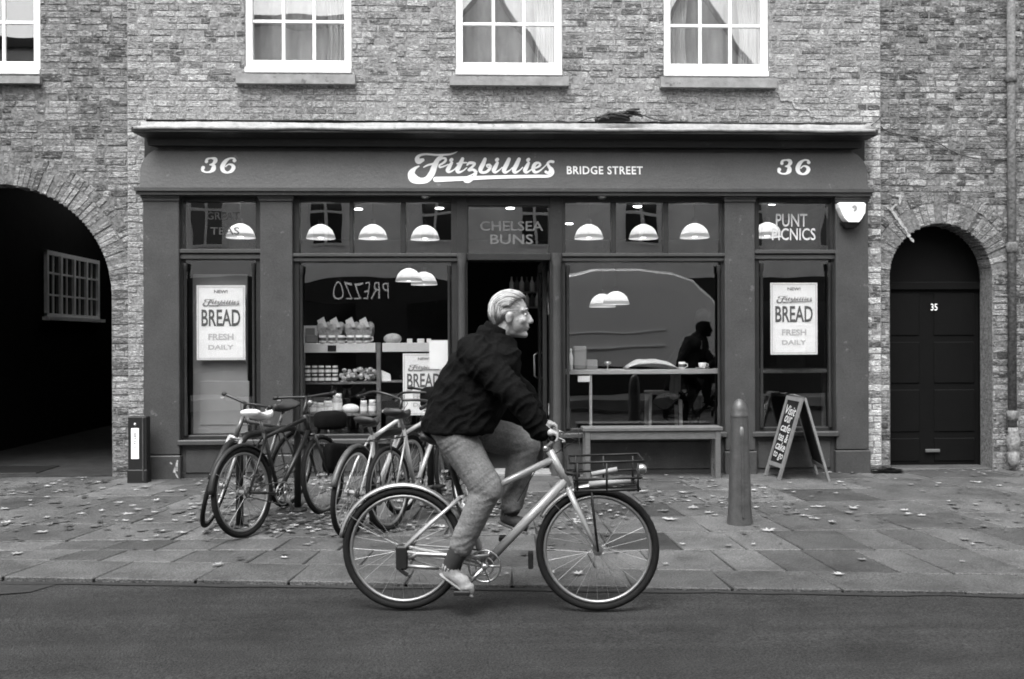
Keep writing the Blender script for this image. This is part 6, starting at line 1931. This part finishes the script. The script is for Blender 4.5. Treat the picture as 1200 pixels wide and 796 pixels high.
pz = at(422, 341, -Yo); s_ = (at(453, 341, -Yo).x - at(391, 341, -Yo).x)
k = Ink(); k.text('PREZZO', 0, 0, .36, s_ * 1.0, bold=-.01, space=1.15)
sgn = k.mesh((pz.x, Yo + .03, pz.z), (-1, 0, 0), (0, 0, 1)).build('lit_sign', 'neon', o2)
# parked van behind the camera, mirrored in the big pane
Yv = -11.4
def vp(px, py): q = at(px, py, -Yv); return (q.x, q.z)
prof = [vp(604, 430), vp(604, 345), vp(618, 330), vp(650, 321), vp(700, 315.5), vp(750, 315), vp(790, 319), vp(815, 328), vp(832, 345), vp(850, 368), vp(878, 382), vp(884, 400), vp(884, 430)]
prof = [(x, max(z, .35)) for x, z in prof]
van = thing('van', 'light grey parked van mirrored in the big pane above the bench', 'van', (sum(p[0] for p in prof) / len(prof), Yv - .9, ROADZ))
m = MB(); n = len(prof)
cx_ = sum(p[0] for p in prof) / n; cz_ = 1.3
def ringv(y, k, dz=0): return [(cx_ + (x - cx_) * k, y, cz_ + (z - cz_) * (k if z > cz_ else 1)) for x, z in prof]
rings = [ringv(Yv - .05, .90), ringv(Yv, .955), ringv(Yv - .12, .99), ringv(Yv - .3, 1), ringv(Yv - 1.7, 1), ringv(Yv - 1.95, .97), ringv(Yv - 2.0, .9)]
rings[0] = ringv(Yv + .02, .80)
vs = [v for r_ in rings for v in r_]; fs = []
for i in range(len(rings) - 1):
    for j_ in range(n):
        l = (j_ + 1) % n; fs.append((i * n + j_, i * n + l, (i + 1) * n + l, (i + 1) * n + j_))
fs.append(tuple(range(n))); fs.append(tuple(reversed(range((len(rings) - 1) * n, len(rings) * n))))
m.add(vs, fs); vb = m.build('body', 'van_body', van); smooth_by_angle(vb, 50)
for (a, b_) in ((385, 389), (404, 408)):
    m = MB(); pts = [vp(630, b_ + 6), vp(780, b_)]; m.tube([(pts[0][0], Yv + .03, pts[0][1]), (pts[1][0], Yv + .03, pts[1][1])], .03, 6); m.build('body_crease', 'van_body', van, True)
for px in (650, 840):
    x = vp(px, 440)[0]; m = MB(); m.lathe([(.34, 0), (.34, .2), (.2, .21)], (x, Yv - .22, ROADZ + .34), 20, axis='y'); w = m.build('wheel', 'rubber', van, True)
    m = MB(); m.lathe([(.2, .2), (.18, .225), (.02, .23)], (x, Yv - .22, ROADZ + .34), 20, axis='y'); m.build('rim', 'alloy', w, True)
